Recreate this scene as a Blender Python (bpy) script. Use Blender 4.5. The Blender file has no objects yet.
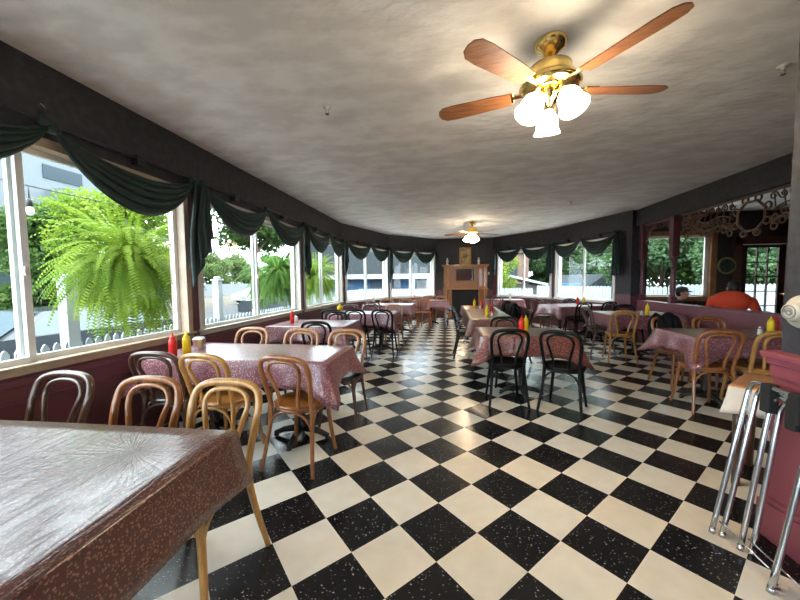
import bpy, bmesh, math, random
from math import sin, cos, pi, radians, sqrt, atan2, hypot, exp
from mathutils import Vector, Matrix
random.seed(11)
scn = bpy.context.scene
COL = scn.collection

# ------------------------------------------------------------------ camera
CAM_H = 1.38069
cam_data = bpy.data.cameras.new('camera'); cam = bpy.data.objects.new('camera', cam_data); COL.objects.link(cam)
cam_data.sensor_width = 36.0; cam_data.lens = 327.616 * 36 / 800; cam_data.clip_start = 0.05; cam_data.clip_end = 300
_yaw, _pitch, _roll = -0.141979, 0.05845, -0.009419
_F = Vector((sin(_yaw) * cos(_pitch), cos(_yaw) * cos(_pitch), -sin(_pitch)))
_R = _F.cross(Vector((0, 0, 1))).normalized(); _U = _R.cross(_F)
_R, _U = _R * cos(_roll) + _U * sin(_roll), -_R * sin(_roll) + _U * cos(_roll)
M = Matrix((( _R.x, _U.x, -_F.x, 0), (_R.y, _U.y, -_F.y, 0), (_R.z, _U.z, -_F.z, CAM_H), (0, 0, 0, 1)))
cam.matrix_world = M
scn.camera = cam

# ------------------------------------------------------------------ sky, exposure
world = bpy.data.worlds.new('overcast_sky'); scn.world = world; world.use_nodes = True
wn = world.node_tree.nodes; wl = world.node_tree.links
bg = wn['Background']
tc = wn.new('ShaderNodeTexCoord'); sep = wn.new('ShaderNodeSeparateXYZ'); ramp = wn.new('ShaderNodeValToRGB')
wl.new(tc.outputs['Generated'], sep.inputs[0]); wl.new(sep.outputs['Z'], ramp.inputs[0]); wl.new(ramp.outputs[0], bg.inputs['Color'])
ramp.color_ramp.elements[0].position = 0.0; ramp.color_ramp.elements[0].color = (0.74, 0.83, 0.95, 1)
ramp.color_ramp.elements[1].position = 0.7; ramp.color_ramp.elements[1].color = (0.92, 0.97, 1.0, 1)
bg.inputs['Strength'].default_value = 1.0
scn.view_settings.view_transform = 'Standard'; scn.view_settings.look = 'None'
scn.view_settings.gamma = 1; scn.view_settings.use_curve_mapping = False
scn.view_settings.exposure = 3.95
LAMP_W = 1.15
cy = scn.cycles
cy.use_denoising = True; cy.max_bounces = 10; cy.diffuse_bounces = 6; cy.glossy_bounces = 4
cy.transparent_max_bounces = 24; cy.transmission_bounces = 6; cy.sample_clamp_indirect = 6.0
cy.caustics_reflective = False; cy.caustics_refractive = False

# ------------------------------------------------------------------ materials
MATS = {}
def mat(name, col, rough=0.5, metal=0.0, col2=None, scale=8.0, stretch=(1, 1, 1), bump=0.0, bscale=None, spec=0.5,
        transl=0.0, emit=None, estr=0.0, detail=4.0, coord='Object', coat=0.0, lo=0.35, hi=0.65):
    m = bpy.data.materials.new(name); m.use_nodes = True; nt = m.node_tree; n = nt.nodes; l = nt.links
    b = n['Principled BSDF']
    b.inputs['Base Color'].default_value = (*col, 1); b.inputs['Roughness'].default_value = rough
    b.inputs['Metallic'].default_value = metal; b.inputs['Specular IOR Level'].default_value = spec
    b.inputs['Coat Weight'].default_value = coat
    if transl:
        b.inputs['Transmission Weight'].default_value = 0.0
        t = n.new('ShaderNodeBsdfTranslucent'); mx = n.new('ShaderNodeMixShader'); mx.inputs[0].default_value = transl
        out = n['Material Output']; l.new(b.outputs[0], mx.inputs[1]); l.new(t.outputs[0], mx.inputs[2]); l.new(mx.outputs[0], out.inputs[0])
        t.inputs[0].default_value = (*col, 1)
    if emit:
        b.inputs['Emission Color'].default_value = (*emit, 1); b.inputs['Emission Strength'].default_value = estr
    if col2 or bump:
        tcn = n.new('ShaderNodeTexCoord'); mp = n.new('ShaderNodeMapping'); mp.inputs['Scale'].default_value = stretch
        l.new(tcn.outputs[coord], mp.inputs[0])
        nz = n.new('ShaderNodeTexNoise'); nz.inputs['Scale'].default_value = scale; nz.inputs['Detail'].default_value = detail
        l.new(mp.outputs[0], nz.inputs[0])
        if col2:
            r = n.new('ShaderNodeValToRGB'); r.color_ramp.elements[0].color = (*col, 1); r.color_ramp.elements[1].color = (*col2, 1)
            r.color_ramp.elements[0].position = lo; r.color_ramp.elements[1].position = hi
            l.new(nz.outputs[0], r.inputs[0]); l.new(r.outputs[0], b.inputs['Base Color'])
            if transl: l.new(r.outputs[0], t.inputs[0])
        if bump:
            nb = nz
            if bscale:
                nb = n.new('ShaderNodeTexNoise'); nb.inputs['Scale'].default_value = bscale; nb.inputs['Detail'].default_value = 3; l.new(mp.outputs[0], nb.inputs[0])
            bp = n.new('ShaderNodeBump'); bp.inputs['Strength'].default_value = bump; bp.inputs['Distance'].default_value = 0.02
            l.new(nb.outputs[0], bp.inputs['Height']); l.new(bp.outputs[0], b.inputs['Normal'])
    MATS[name] = m
    return m

def wood(name, c1, c2, rough=0.28):
    return mat(name, c1, rough, col2=c2, scale=9, stretch=(6, 6, 0.7), coat=0.3, detail=6)

honey = wood('honey_bentwood', (0.52, 0.27, 0.075), (0.36, 0.165, 0.04))
brownw = wood('brown_bentwood', (0.33, 0.125, 0.035), (0.2, 0.065, 0.018))
tanw = wood('tan_bentwood', (0.42, 0.21, 0.085), (0.28, 0.12, 0.045))
darkw = wood('dark_bentwood', (0.055, 0.024, 0.015), (0.09, 0.04, 0.022))
blackw = mat('black_bentwood', (0.003, 0.003, 0.0035), 0.4, col2=(0.006, 0.0055, 0.0055), scale=9, stretch=(6, 6, .7), spec=0.2)
orangew = wood('orange_wood', (0.40, 0.13, 0.03), (0.27, 0.075, 0.018))
oak = wood('oak_mantel', (0.36, 0.15, 0.045), (0.22, 0.08, 0.022), 0.35)
bladew = mat('fan_blade_wood', (0.27, 0.11, 0.04), 0.55, col2=(0.17, 0.06, 0.02), scale=7, stretch=(1, 9, 9))
legw = wood('plain_brown_wood', (0.12, 0.055, 0.025), (0.07, 0.03, 0.015))
doorw = wood('dark_door_wood', (0.045, 0.018, 0.014), (0.03, 0.012, 0.010))
fretw = mat('fretwork_wood', (0.13, 0.065, 0.032), 0.45, col2=(0.07, 0.034, 0.018), scale=14)
casingw = mat('window_casing', (0.42, 0.33, 0.24), 0.45, col2=(0.35, 0.26, 0.18), scale=5, stretch=(1, 1, 1))
creamcase = mat('cream_casing', (0.50, 0.47, 0.41), 0.45, col2=(0.46, 0.43, 0.37), scale=2)
woodcase = mat('brown_casing', (0.30, 0.15, 0.07), 0.4, col2=(0.22, 0.10, 0.05), scale=6)
maroon = mat('maroon_paint', (0.125, 0.038, 0.050), 0.38, col2=(0.10, 0.030, 0.040), scale=3.0, bump=0.06, bscale=30)
halfmaroon = mat('paler_maroon_paint', (0.20, 0.066, 0.088), 0.4, col2=(0.165, 0.052, 0.07), scale=2.5)  # half wall maroon, lighter and pinker than the wainscot
litmaroon = mat('window_lit_maroon', (0.30, 0.075, 0.095), 0.4, col2=(0.26, 0.06, 0.08), scale=2.5)  # maroon of the pillar base, pinker with left window light put into the colour
charcoal = mat('charcoal_wallpaper', (0.016, 0.016, 0.020), 0.62, col2=(0.030, 0.028, 0.035), scale=16, bump=0.35, bscale=22, lo=0.42, hi=0.62)
pillarmat = mat('slate_wallpaper', (0.028, 0.030, 0.038), 0.6, col2=(0.048, 0.048, 0.058), scale=16, bump=0.35, bscale=22)
darkbrown = mat('dark_brown_wall', (0.030, 0.021, 0.017), 0.6, col2=(0.043, 0.03, 0.024), scale=10)
whitevinyl = mat('white_vinyl', (0.75, 0.76, 0.74), 0.35)
whitepaint = mat('white_paint', (0.36, 0.385, 0.40), 0.5)
blackmetal = mat('black_cast_iron', (0.008, 0.008, 0.008), 0.4, bump=0.05, bscale=60)
rodmetal = mat('black_rod', (0.012, 0.012, 0.014), 0.45)
chrome = mat('brushed_chrome', (0.62, 0.63, 0.64), 0.2, metal=1.0, bump=0.03, bscale=90)
brass = mat('polished_brass', (0.86, 0.62, 0.22), 0.16, metal=1.0)
blackstrap = mat('black_webbing', (0.012, 0.012, 0.012), 0.8)
redplastic = mat('red_plastic', (0.62, 0.02, 0.015), 0.35)
yellowplastic = mat('yellow_plastic', (0.80, 0.58, 0.015), 0.35)
orangeplastic = mat('orange_plastic', (0.80, 0.22, 0.02), 0.35)
whiteceramic = mat('white_ceramic', (0.72, 0.71, 0.68), 0.25)
ivory = mat('ivory_plastic', (0.64, 0.60, 0.51), 0.35, col2=(0.58, 0.53, 0.44), scale=6)
firebrick = mat('dark_brick', (0.012, 0.011, 0.011), 0.8, bump=0.3, bscale=18)  # one even near-black for firebox and hearth
mirrormat = mat('mirror_glass', (0.85, 0.86, 0.86), 0.03, metal=1.0)
gilt = mat('gilt_frame', (0.35, 0.20, 0.06), 0.35, metal=0.6, col2=(0.2, 0.1, 0.03), scale=30, bump=0.4, bscale=40)
skin = mat('skin', (0.52, 0.28, 0.20), 0.5)
hairdark = mat('dark_hair', (0.018, 0.013, 0.011), 0.6, bump=0.3, bscale=60)
orangecloth = mat('orange_red_shirt', (0.66, 0.055, 0.015), 0.75, bump=0.12, bscale=24)
darkcloth = mat('dark_shirt', (0.02, 0.018, 0.024), 0.8, bump=0.1, bscale=24)
pinkcloth = mat('dull_pink_collar', (0.32, 0.15, 0.15), 0.8)
capcloth = mat('grey_cap', (0.055, 0.053, 0.055), 0.8)
jeans = mat('blue_jeans', (0.03, 0.05, 0.10), 0.8)
shoemat = mat('shoe_leather', (0.02, 0.014, 0.01), 0.5)
jacketmat = mat('black_jacket', (0.005, 0.005, 0.007), 0.8, spec=0.2, bump=0.3, bscale=14)
darkplastic = mat('dark_plastic', (0.012, 0.012, 0.012), 0.5)
pottery = mat('green_rim', (0.22, 0.24, 0.07), 0.45)
darkgreen = mat('dark_green_enamel', (0.01, 0.03, 0.018), 0.4, col2=(0.05, 0.07, 0.05), scale=14)
patterned = mat('grey_patterned_cloth', (0.02, 0.02, 0.024), 0.8, col2=(0.32, 0.33, 0.36), scale=26, lo=0.46, hi=0.54)
fencewhite = mat('fence_white', spec=0.03, col=(0.30, 0.335, 0.355), rough=0.5)
bark = mat('bark', (0.10, 0.07, 0.05), 0.9, bump=0.5, bscale=20)
def leafmat(name, a, b, scale=1.2):
    return mat(name, a, 0.6, col2=b, scale=scale, transl=0.4, lo=0.3, hi=0.7, spec=0.12)
leaf_bright = leafmat('bright_leaf', (0.085, 0.16, 0.018), (0.21, 0.28, 0.03))
leaf_mid = leafmat('mid_leaf', (0.030, 0.07, 0.018), (0.085, 0.145, 0.035))
leaf_pale = leafmat('pale_leaf', (0.055, 0.095, 0.03), (0.12, 0.16, 0.055))
leaf_dark = leafmat('dark_leaf', (0.042, 0.09, 0.042), (0.11, 0.175, 0.075))
fernmat = leafmat('fern_green', (0.085, 0.165, 0.014), (0.21, 0.29, 0.03), 3.0)
fernmat2 = leafmat('fern_green_cool', (0.05, 0.13, 0.02), (0.13, 0.23, 0.045), 3.0)

def velvet():
    m = mat('green_velvet', (0.003, 0.015, 0.012), 0.55, col2=(0.007, 0.030, 0.023), scale=5, stretch=(1, 1, 0.3))
    b = m.node_tree.nodes['Principled BSDF']
    b.inputs['Sheen Weight'].default_value = 0.12; b.inputs['Sheen Tint'].default_value = (0.22, 0.55, 0.45, 1); b.inputs['Sheen Roughness'].default_value = 0.35
    return m
velvetm = velvet()

def glass(name, tint=(0.93, 0.97, 0.97), gloss=0.016, rough=0.0):
    m = bpy.data.materials.new(name); m.use_nodes = True; nt = m.node_tree; n = nt.nodes; l = nt.links
    n.remove(n['Principled BSDF'])
    t = n.new('ShaderNodeBsdfTransparent'); t.inputs[0].default_value = (*tint, 1)
    g = n.new('ShaderNodeBsdfGlossy'); g.inputs['Roughness'].default_value = rough
    mx = n.new('ShaderNodeMixShader'); mx.inputs[0].default_value = gloss
    l.new(t.outputs[0], mx.inputs[1]); l.new(g.outputs[0], mx.inputs[2]); l.new(mx.outputs[0], n['Material Output'].inputs[0])
    MATS[name] = m
    return m
paneglass = glass('window_glass')
carglass = mat('car_glass', (0.05, 0.07, 0.08), 0.08)

def cloth(name, base, fleck, top_rough=0.3, wr=0.0, fs=85):
    m = bpy.data.materials.new(name); m.use_nodes = True; nt = m.node_tree; n = nt.nodes; l = nt.links
    b = n['Principled BSDF']; b.inputs['Roughness'].default_value = top_rough; b.inputs['Specular IOR Level'].default_value = 0.6; b.inputs['Coat Weight'].default_value = 0.6; b.inputs['Coat Roughness'].default_value = 0.22
    tcn = n.new('ShaderNodeTexCoord')
    v = n.new('ShaderNodeTexVoronoi'); v.inputs['Scale'].default_value = fs; v.feature = 'F1'
    nz = n.new('ShaderNodeTexNoise'); nz.inputs['Scale'].default_value = 110; nz.inputs['Detail'].default_value = 2
    l.new(tcn.outputs['Object'], v.inputs[0]); l.new(tcn.outputs['Object'], nz.inputs[0])
    ad = n.new('ShaderNodeMath'); ad.operation = 'ADD'; l.new(v.outputs['Distance'], ad.inputs[0]); l.new(nz.outputs[0], ad.inputs[1])
    r = n.new('ShaderNodeValToRGB'); e = r.color_ramp.elements
    e[0].position = 0.72; e[0].color = (*fleck, 1); e[1].position = 0.92; e[1].color = (*base, 1)
    l.new(ad.outputs[0], r.inputs[0]); l.new(r.outputs[0], b.inputs['Base Color'])
    mp = n.new('ShaderNodeMapping'); mp.inputs['Scale'].default_value = (6.5, 1.1, 3); mp.inputs['Rotation'].default_value = (0, 0, radians(24))
    l.new(tcn.outputs['Object'], mp.inputs[0])
    n2 = n.new('ShaderNodeTexNoise'); n2.inputs['Scale'].default_value = 2.6; n2.inputs['Detail'].default_value = 3; n2.inputs['Distortion'].default_value = 0.6
    l.new(mp.outputs[0], n2.inputs[0])
    bp = n.new('ShaderNodeBump'); bp.inputs['Strength'].default_value = 0.25 + wr; bp.inputs['Distance'].default_value = 0.02
    l.new(n2.outputs[0], bp.inputs['Height']); l.new(bp.outputs[0], b.inputs['Normal'])
    if wr:
        # sharp creases running across the top, with ripples fanning out near one corner
        ab = n.new('ShaderNodeMath'); ab.operation = 'SUBTRACT'; ab.inputs[1].default_value = 0.5; l.new(n2.outputs[0], ab.inputs[0])
        a2 = n.new('ShaderNodeMath'); a2.operation = 'ABSOLUTE'; l.new(ab.outputs[0], a2.inputs[0])
        mr = n.new('ShaderNodeMapRange'); mr.inputs['From Max'].default_value = 0.05; l.new(a2.outputs[0], mr.inputs[0])
        sb = n.new('ShaderNodeVectorMath'); sb.operation = 'SUBTRACT'; sb.inputs[1].default_value = (0.56, 0.17, 0.757); l.new(tcn.outputs['Object'], sb.inputs[0])
        nr = n.new('ShaderNodeVectorMath'); nr.operation = 'NORMALIZE'; l.new(sb.outputs[0], nr.inputs[0])
        ln = n.new('ShaderNodeVectorMath'); ln.operation = 'LENGTH'; l.new(sb.outputs[0], ln.inputs[0])
        sc = n.new('ShaderNodeVectorMath'); sc.operation = 'SCALE'; sc.inputs['Scale'].default_value = 3.2; l.new(nr.outputs[0], sc.inputs[0])
        ad2 = n.new('ShaderNodeVectorMath'); ad2.operation = 'ADD'; l.new(sc.outputs[0], ad2.inputs[0])
        sc2 = n.new('ShaderNodeVectorMath'); sc2.operation = 'SCALE'; sc2.inputs['Scale'].default_value = 3.0; l.new(sb.outputs[0], sc2.inputs[0]); l.new(sc2.outputs[0], ad2.inputs[1])
        n4 = n.new('ShaderNodeTexNoise'); n4.inputs['Scale'].default_value = 3.4; n4.inputs['Detail'].default_value = 2; l.new(ad2.outputs[0], n4.inputs[0])
        w = n.new('ShaderNodeMapRange'); w.inputs['From Min'].default_value = 0.03; w.inputs['From Max'].default_value = 0.34; w.inputs['To Min'].default_value = 1.0; w.inputs['To Max'].default_value = 0.0; l.new(ln.outputs['Value'], w.inputs[0])
        ml = n.new('ShaderNodeMath'); ml.operation = 'MULTIPLY'; l.new(n4.outputs[0], ml.inputs[0]); l.new(w.outputs[0], ml.inputs[1])
        m15 = n.new('ShaderNodeMath'); m15.operation = 'MULTIPLY_ADD'; m15.inputs[1].default_value = 0.14; l.new(mr.outputs[0], m15.inputs[0])
        m16 = n.new('ShaderNodeMath'); m16.operation = 'MULTIPLY'; m16.inputs[1].default_value = 1.5; l.new(ml.outputs[0], m16.inputs[0]); l.new(m16.outputs[0], m15.inputs[2])
        m17 = n.new('ShaderNodeMath'); m17.operation = 'MULTIPLY_ADD'; m17.inputs[1].default_value = 0.5; l.new(n2.outputs[0], m17.inputs[0]); l.new(m15.outputs[0], m17.inputs[2])
        l.new(m17.outputs[0], bp.inputs['Height']); bp.inputs['Strength'].default_value = 0.55
    return m
cloth_near = cloth('wrinkled_brown_red_vinyl', (0.080, 0.022, 0.017), (0.30, 0.14, 0.09), 0.30, 0.3, 115)
cloth_red = cloth('brown_red_vinyl', (0.125, 0.030, 0.026), (0.42, 0.20, 0.14), 0.30)
cloth_pink = cloth('mauve_vinyl', (0.19, 0.055, 0.072), (0.50, 0.30, 0.31), 0.32)
cloth_orange = cloth('orange_print_vinyl', (0.50, 0.20, 0.07), (0.62, 0.40, 0.22), 0.4)
cloth_back = mat('white_cloth_backing', (0.68, 0.63, 0.56), 0.8)

def floor_material():
    m = bpy.data.materials.new('checkered_tiles'); m.use_nodes = True; nt = m.node_tree; n = nt.nodes; l = nt.links
    b = n['Principled BSDF']
    s = 0.3048 / sqrt(2); k = 1 / (2 * s)
    tcn = n.new('ShaderNodeTexCoord')
    def dot(vec, off):
        d = n.new('ShaderNodeVectorMath'); d.operation = 'DOT_PRODUCT'; d.inputs[1].default_value = vec; l.new(tcn.outputs['Object'], d.inputs[0])
        a = n.new('ShaderNodeMath'); a.operation = 'ADD'; a.inputs[1].default_value = off; l.new(d.outputs['Value'], a.inputs[0])
        f = n.new('ShaderNodeMath'); f.operation = 'FLOOR'; l.new(a.outputs[0], f.inputs[0]); return a, f
    x0, y0 = -0.052127, 2.833696
    ua, uf = dot((k, -k, 0), -(x0 - y0) * k)
    va, vf = dot((-k, -k, 0), (x0 + y0) * k)
    sm = n.new('ShaderNodeMath'); sm.operation = 'ADD'; l.new(uf.outputs[0], sm.inputs[0]); l.new(vf.outputs[0], sm.inputs[1])
    md = n.new('ShaderNodeMath'); md.operation = 'FLOORED_MODULO'; md.inputs[1].default_value = 2; l.new(sm.outputs[0], md.inputs[0])
    cmb = n.new('ShaderNodeCombineXYZ'); l.new(uf.outputs[0], cmb.inputs[0]); l.new(vf.outputs[0], cmb.inputs[1])
    wn_ = n.new('ShaderNodeTexWhiteNoise'); wn_.noise_dimensions = '2D'; l.new(cmb.outputs[0], wn_.inputs['Vector'])
    # black tile with pale flecks
    mp = n.new('ShaderNodeMapping'); mp.inputs['Scale'].default_value = (1, 1.6, 1); l.new(tcn.outputs['Object'], mp.inputs[0])
    vo = n.new('ShaderNodeTexVoronoi'); vo.inputs['Scale'].default_value = 62; l.new(mp.outputs[0], vo.inputs[0])
    sp = n.new('ShaderNodeSeparateXYZ'); l.new(vo.outputs['Color'], sp.inputs[0])
    th = n.new('ShaderNodeMath'); th.operation = 'MULTIPLY'; th.inputs[1].default_value = 0.42; l.new(sp.outputs[0], th.inputs[0])
    th2 = n.new('ShaderNodeMath'); th2.operation = 'SUBTRACT'; th2.inputs[1].default_value = 0.12; l.new(th.outputs[0], th2.inputs[0])
    lt = n.new('ShaderNodeMath'); lt.operation = 'LESS_THAN'; l.new(vo.outputs['Distance'], lt.inputs[0]); l.new(th2.outputs[0], lt.inputs[1])
    rb = n.new('ShaderNodeMixRGB'); rb.inputs[1].default_value = (0.0075, 0.0075, 0.009, 1); rb.inputs[2].default_value = (0.26, 0.26, 0.26, 1); l.new(lt.outputs[0], rb.inputs[0])
    # cream tile
    nz = n.new('ShaderNodeTexNoise'); nz.inputs['Scale'].default_value = 9; nz.inputs['Detail'].default_value = 6; l.new(tcn.outputs['Object'], nz.inputs[0])
    rw = n.new('ShaderNodeValToRGB'); rw.color_ramp.elements[0].position = 0.3; rw.color_ramp.elements[0].color = (0.68, 0.655, 0.585, 1)
    rw.color_ramp.elements[1].position = 0.7; rw.color_ramp.elements[1].color = (0.75, 0.73, 0.665, 1)
    l.new(nz.outputs[0], rw.inputs[0])
    tint = n.new('ShaderNodeMixRGB'); tint.blend_type = 'MULTIPLY'; tint.inputs[2].default_value = (0.93, 0.88, 0.80, 1)
    l.new(wn_.outputs['Value'], tint.inputs[0]); l.new(rw.outputs[0], tint.inputs[1])
    mx = n.new('ShaderNodeMixRGB'); l.new(md.outputs[0], mx.inputs[0]); l.new(rb.outputs[0], mx.inputs[1]); l.new(tint.outputs[0], mx.inputs[2])
    l.new(mx.outputs[0], b.inputs['Base Color'])
    rr = n.new('ShaderNodeMapRange'); rr.inputs['To Min'].default_value = 0.17; rr.inputs['To Max'].default_value = 0.30; l.new(nz.outputs[0], rr.inputs[0])
    l.new(rr.outputs[0], b.inputs['Roughness']); b.inputs['Specular IOR Level'].default_value = 0.4
    n3 = n.new('ShaderNodeTexNoise'); n3.inputs['Scale'].default_value = 5; l.new(tcn.outputs['Object'], n3.inputs[0])
    bp = n.new('ShaderNodeBump'); bp.inputs['Strength'].default_value = 0.03; bp.inputs['Distance'].default_value = 0.02
    l.new(n3.outputs[0], bp.inputs['Height']); l.new(bp.outputs[0], b.inputs['Normal'])
    return m
boundwhite = mat('boundary_white', spec=0.03, col=(0.13, 0.14, 0.145), rough=0.7)
tilefloor = floor_material()
ceilmat = mat('swirled_plaster', (0.70, 0.68, 0.66), 0.8, col2=(0.84, 0.83, 0.815), scale=3.0, stretch=(1, 1.8, 1), bump=1.0, bscale=8.0, detail=7, lo=0.40, hi=0.60)
bouncepale = mat('pale_bounce_slab', spec=0.03, col=(0.46, 0.45, 0.43), rough=0.9, col2=(0.56, 0.55, 0.52), scale=1.5)  # pale colour for the unseen slab that bounces daylight indoors
asphalt = mat('pale_asphalt', spec=0.03, col=(0.062, 0.055, 0.044), rough=0.9, col2=(0.085, 0.076, 0.062), scale=0.6)
roadmat = mat('grey_road', spec=0.03, col=(0.055, 0.058, 0.062), rough=0.85, col2=(0.075, 0.077, 0.08), scale=2)
stucco = mat('white_stucco', spec=0.03, col=(0.115, 0.13, 0.14), rough=0.8)
bldgglass = mat('building_glass', (0.02, 0.032, 0.04), 0.4, spec=0.2)
shingle = mat('grey_shingles', spec=0.03, col=(0.014, 0.017, 0.0185), rough=0.9, col2=(0.020, 0.0235, 0.0255), scale=8, stretch=(1, 1, 6))
shedroof = mat('shed_shingles', spec=0.03, col=(0.034, 0.040, 0.045), rough=0.9, col2=(0.044, 0.051, 0.056), scale=8)
bluewall = mat('blue_siding', spec=0.03, col=(0.075, 0.15, 0.26), rough=0.7)
beigewall = mat('pale_wall', spec=0.03, col=(0.12, 0.115, 0.105), rough=0.8)
tanwall = mat('tan_wall', spec=0.03, col=(0.16, 0.10, 0.08), rough=0.8)
carblue = mat('dark_grey_car_paint', (0.02, 0.025, 0.03), 0.25, coat=0.5)
carsilver = mat('silver_car_paint', (0.16, 0.175, 0.19), 0.25, coat=0.6)
carwhite = mat('white_car_paint', (0.40, 0.42, 0.44), 0.25, coat=0.6)
tyre = mat('tyre_rubber', (0.015, 0.015, 0.015), 0.8)

def emis(name, col, s):
    m = bpy.data.materials.new(name); m.use_nodes = True; nt = m.node_tree
    b = nt.nodes['Principled BSDF']; b.inputs['Base Color'].default_value = (*col, 1)
    b.inputs['Emission Color'].default_value = (*col, 1); b.inputs['Emission Strength'].default_value = s
    b.inputs['Roughness'].default_value = 0.3
    return m
shadeglow = emis('lit_frosted_glass', (1.0, 0.80, 0.50), 1.6)
bulbglow = emis('lit_bulb', (1.0, 0.80, 0.5), 3.0)

# ------------------------------------------------------------------ mesh helper
class MB:
    def __init__(s): s.v = []; s.f = []; s.m = []; s.sm = []
    def add(s, verts, faces, mi=0, smooth=False, mtx=None):
        o = len(s.v)
        s.v += [tuple(mtx @ Vector(p)) if mtx else tuple(p) for p in verts]
        for f in faces: s.f.append(tuple(i + o for i in f)); s.m.append(mi); s.sm.append(smooth)
        return s
    def box(s, x0, x1, y0, y1, z0, z1, mi=0, mtx=None, bev=0.0):
        if bev > 0:
            bm = bmesh.new(); bmesh.ops.create_cube(bm, size=1)
            for v in bm.verts: v.co = Vector(((x0 + x1) / 2 + v.co.x * (x1 - x0), (y0 + y1) / 2 + v.co.y * (y1 - y0), (z0 + z1) / 2 + v.co.z * (z1 - z0)))
            bmesh.ops.bevel(bm, geom=bm.edges[:], offset=bev, segments=2, affect='EDGES', profile=0.5)
            bm.verts.index_update()
            s.add([v.co[:] for v in bm.verts], [[v.index for v in f.verts] for f in bm.faces], mi, False, mtx); bm.free(); return s
        v = [(x, y, z) for x in (x0, x1) for y in (y0, y1) for z in (z0, z1)]
        f = [(0, 1, 3, 2), (4, 6, 7, 5), (0, 4, 5, 1), (2, 3, 7, 6), (0, 2, 6, 4), (1, 5, 7, 3)]
        return s.add(v, f, mi, False, mtx)
    def tube(s, pts, r, seg=8, mi=0, closed=False, cap=True, mtx=None):
        P = [Vector(p) for p in pts]; n = len(P)
        rr = r if isinstance(r, (list, tuple)) else [r] * n
        T = []
        for i in range(n):
            a = P[(i - 1) % n] if (closed or i > 0) else P[0]; b = P[(i + 1) % n] if (closed or i < n - 1) else P[-1]
            T.append((b - a).normalized() if (b - a).length > 1e-9 else Vector((0, 0, 1)))
        up = Vector((0, 0, 1)) if abs(T[0].z) < 0.9 else Vector((1, 0, 0))
        N = T[0].cross(up).normalized(); V = []; F = []
        for i in range(n):
            N = (N - T[i] * N.dot(T[i])); N = N.normalized() if N.length > 1e-6 else T[i].orthogonal().normalized()
            B = T[i].cross(N)
            for k in range(seg):
                a = 2 * pi * k / seg; V.append(P[i] + (N * cos(a) + B * sin(a)) * rr[i])
        for i in range(n if closed else n - 1):
            j = (i + 1) % n
            for k in range(seg):
                k2 = (k + 1) % seg; F.append((i * seg + k, j * seg + k, j * seg + k2, i * seg + k2))
        if cap and not closed:
            F.append(tuple(range(seg))); F.append(tuple((n - 1) * seg + k for k in reversed(range(seg))))
        return s.add(V, F, mi, True, mtx)
    def lathe(s, prof, seg=24, mi=0, mtx=None, smooth=True, ends=True):
        V = []; F = []; n = len(prof)
        for (r, z) in prof:
            for k in range(seg):
                a = 2 * pi * k / seg; V.append((max(r, 1e-4) * cos(a), max(r, 1e-4) * sin(a), z))
        for i in range(n - 1):
            for k in range(seg):
                k2 = (k + 1) % seg; F.append((i * seg + k, i * seg + k2, (i + 1) * seg + k2, (i + 1) * seg + k))
        if ends:
            F.append(tuple(reversed(range(seg)))); F.append(tuple((n - 1) * seg + k for k in range(seg)))
        return s.add(V, F, mi, smooth, mtx)
    def grid(s, fn, nu, nv, mi=0, smooth=True, mtx=None):
        V = [fn(i / nu, j / nv) for i in range(nu + 1) for j in range(nv + 1)]; w = nv + 1
        F = [(i * w + j, (i + 1) * w + j, (i + 1) * w + j + 1, i * w + j + 1) for i in range(nu) for j in range(nv)]
        return s.add(V, F, mi, smooth, mtx)
    def ell(s, c, r, seg=16, rings=10, mi=0, mtx=None):
        V = []; F = []
        for i in range(rings + 1):
            t = pi * i / rings
            for k in range(seg):
                a = 2 * pi * k / seg; V.append((c[0] + r[0] * max(sin(t), 1e-3) * cos(a), c[1] + r[1] * max(sin(t), 1e-3) * sin(a), c[2] - r[2] * cos(t)))
        for i in range(rings):
            for k in range(seg):
                k2 = (k + 1) % seg; F.append((i * seg + k, i * seg + k2, (i + 1) * seg + k2, (i + 1) * seg + k))
        F.append(tuple(reversed(range(seg)))); F.append(tuple(rings * seg + k for k in range(seg)))
        return s.add(V, F, mi, True, mtx)
    def prism(s, poly, z0, z1, mi=0, mtx=None):
        n = len(poly); V = [(x, y, z0) for x, y in poly] + [(x, y, z1) for x, y in poly]
        F = [tuple(reversed(range(n))), tuple(range(n, 2 * n))] + [(i, (i + 1) % n, n + (i + 1) % n, n + i) for i in range(n)]
        return s.add(V, F, mi, False, mtx)
    def build(s, name, mats, parent=None):
        me = bpy.data.meshes.new(name); me.from_pydata(s.v, [], s.f); 
        for m in (mats if isinstance(mats, (list, tuple)) else [mats]): me.materials.append(m)
        me.polygons.foreach_set('material_index', s.m); me.polygons.foreach_set('use_smooth', s.sm)
        me.update(); me.validate()
        o = bpy.data.objects.new(name, me); COL.objects.link(o)
        if parent: o.parent = parent
        return o

def catmull(P, n=8, closed=False):
    P = [Vector(p) for p in P]; out = []; m = len(P)
    rng = range(m) if closed else range(m - 1)
    for i in rng:
        p1, p2 = P[i], P[(i + 1) % m]
        p0 = P[(i - 1) % m] if (closed or i > 0) else p1 * 2 - p2
        p3 = P[(i + 2) % m] if (closed or i < m - 2) else p2 * 2 - p1
        for k in range(n):
            t = k / n
            out.append(0.5 * ((2 * p1) + (p2 - p0) * t + (2 * p0 - 5 * p1 + 4 * p2 - p3) * t * t + (3 * p1 - p0 - 3 * p2 + p3) * t ** 3))
    if not closed: out.append(P[-1])
    return out

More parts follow.
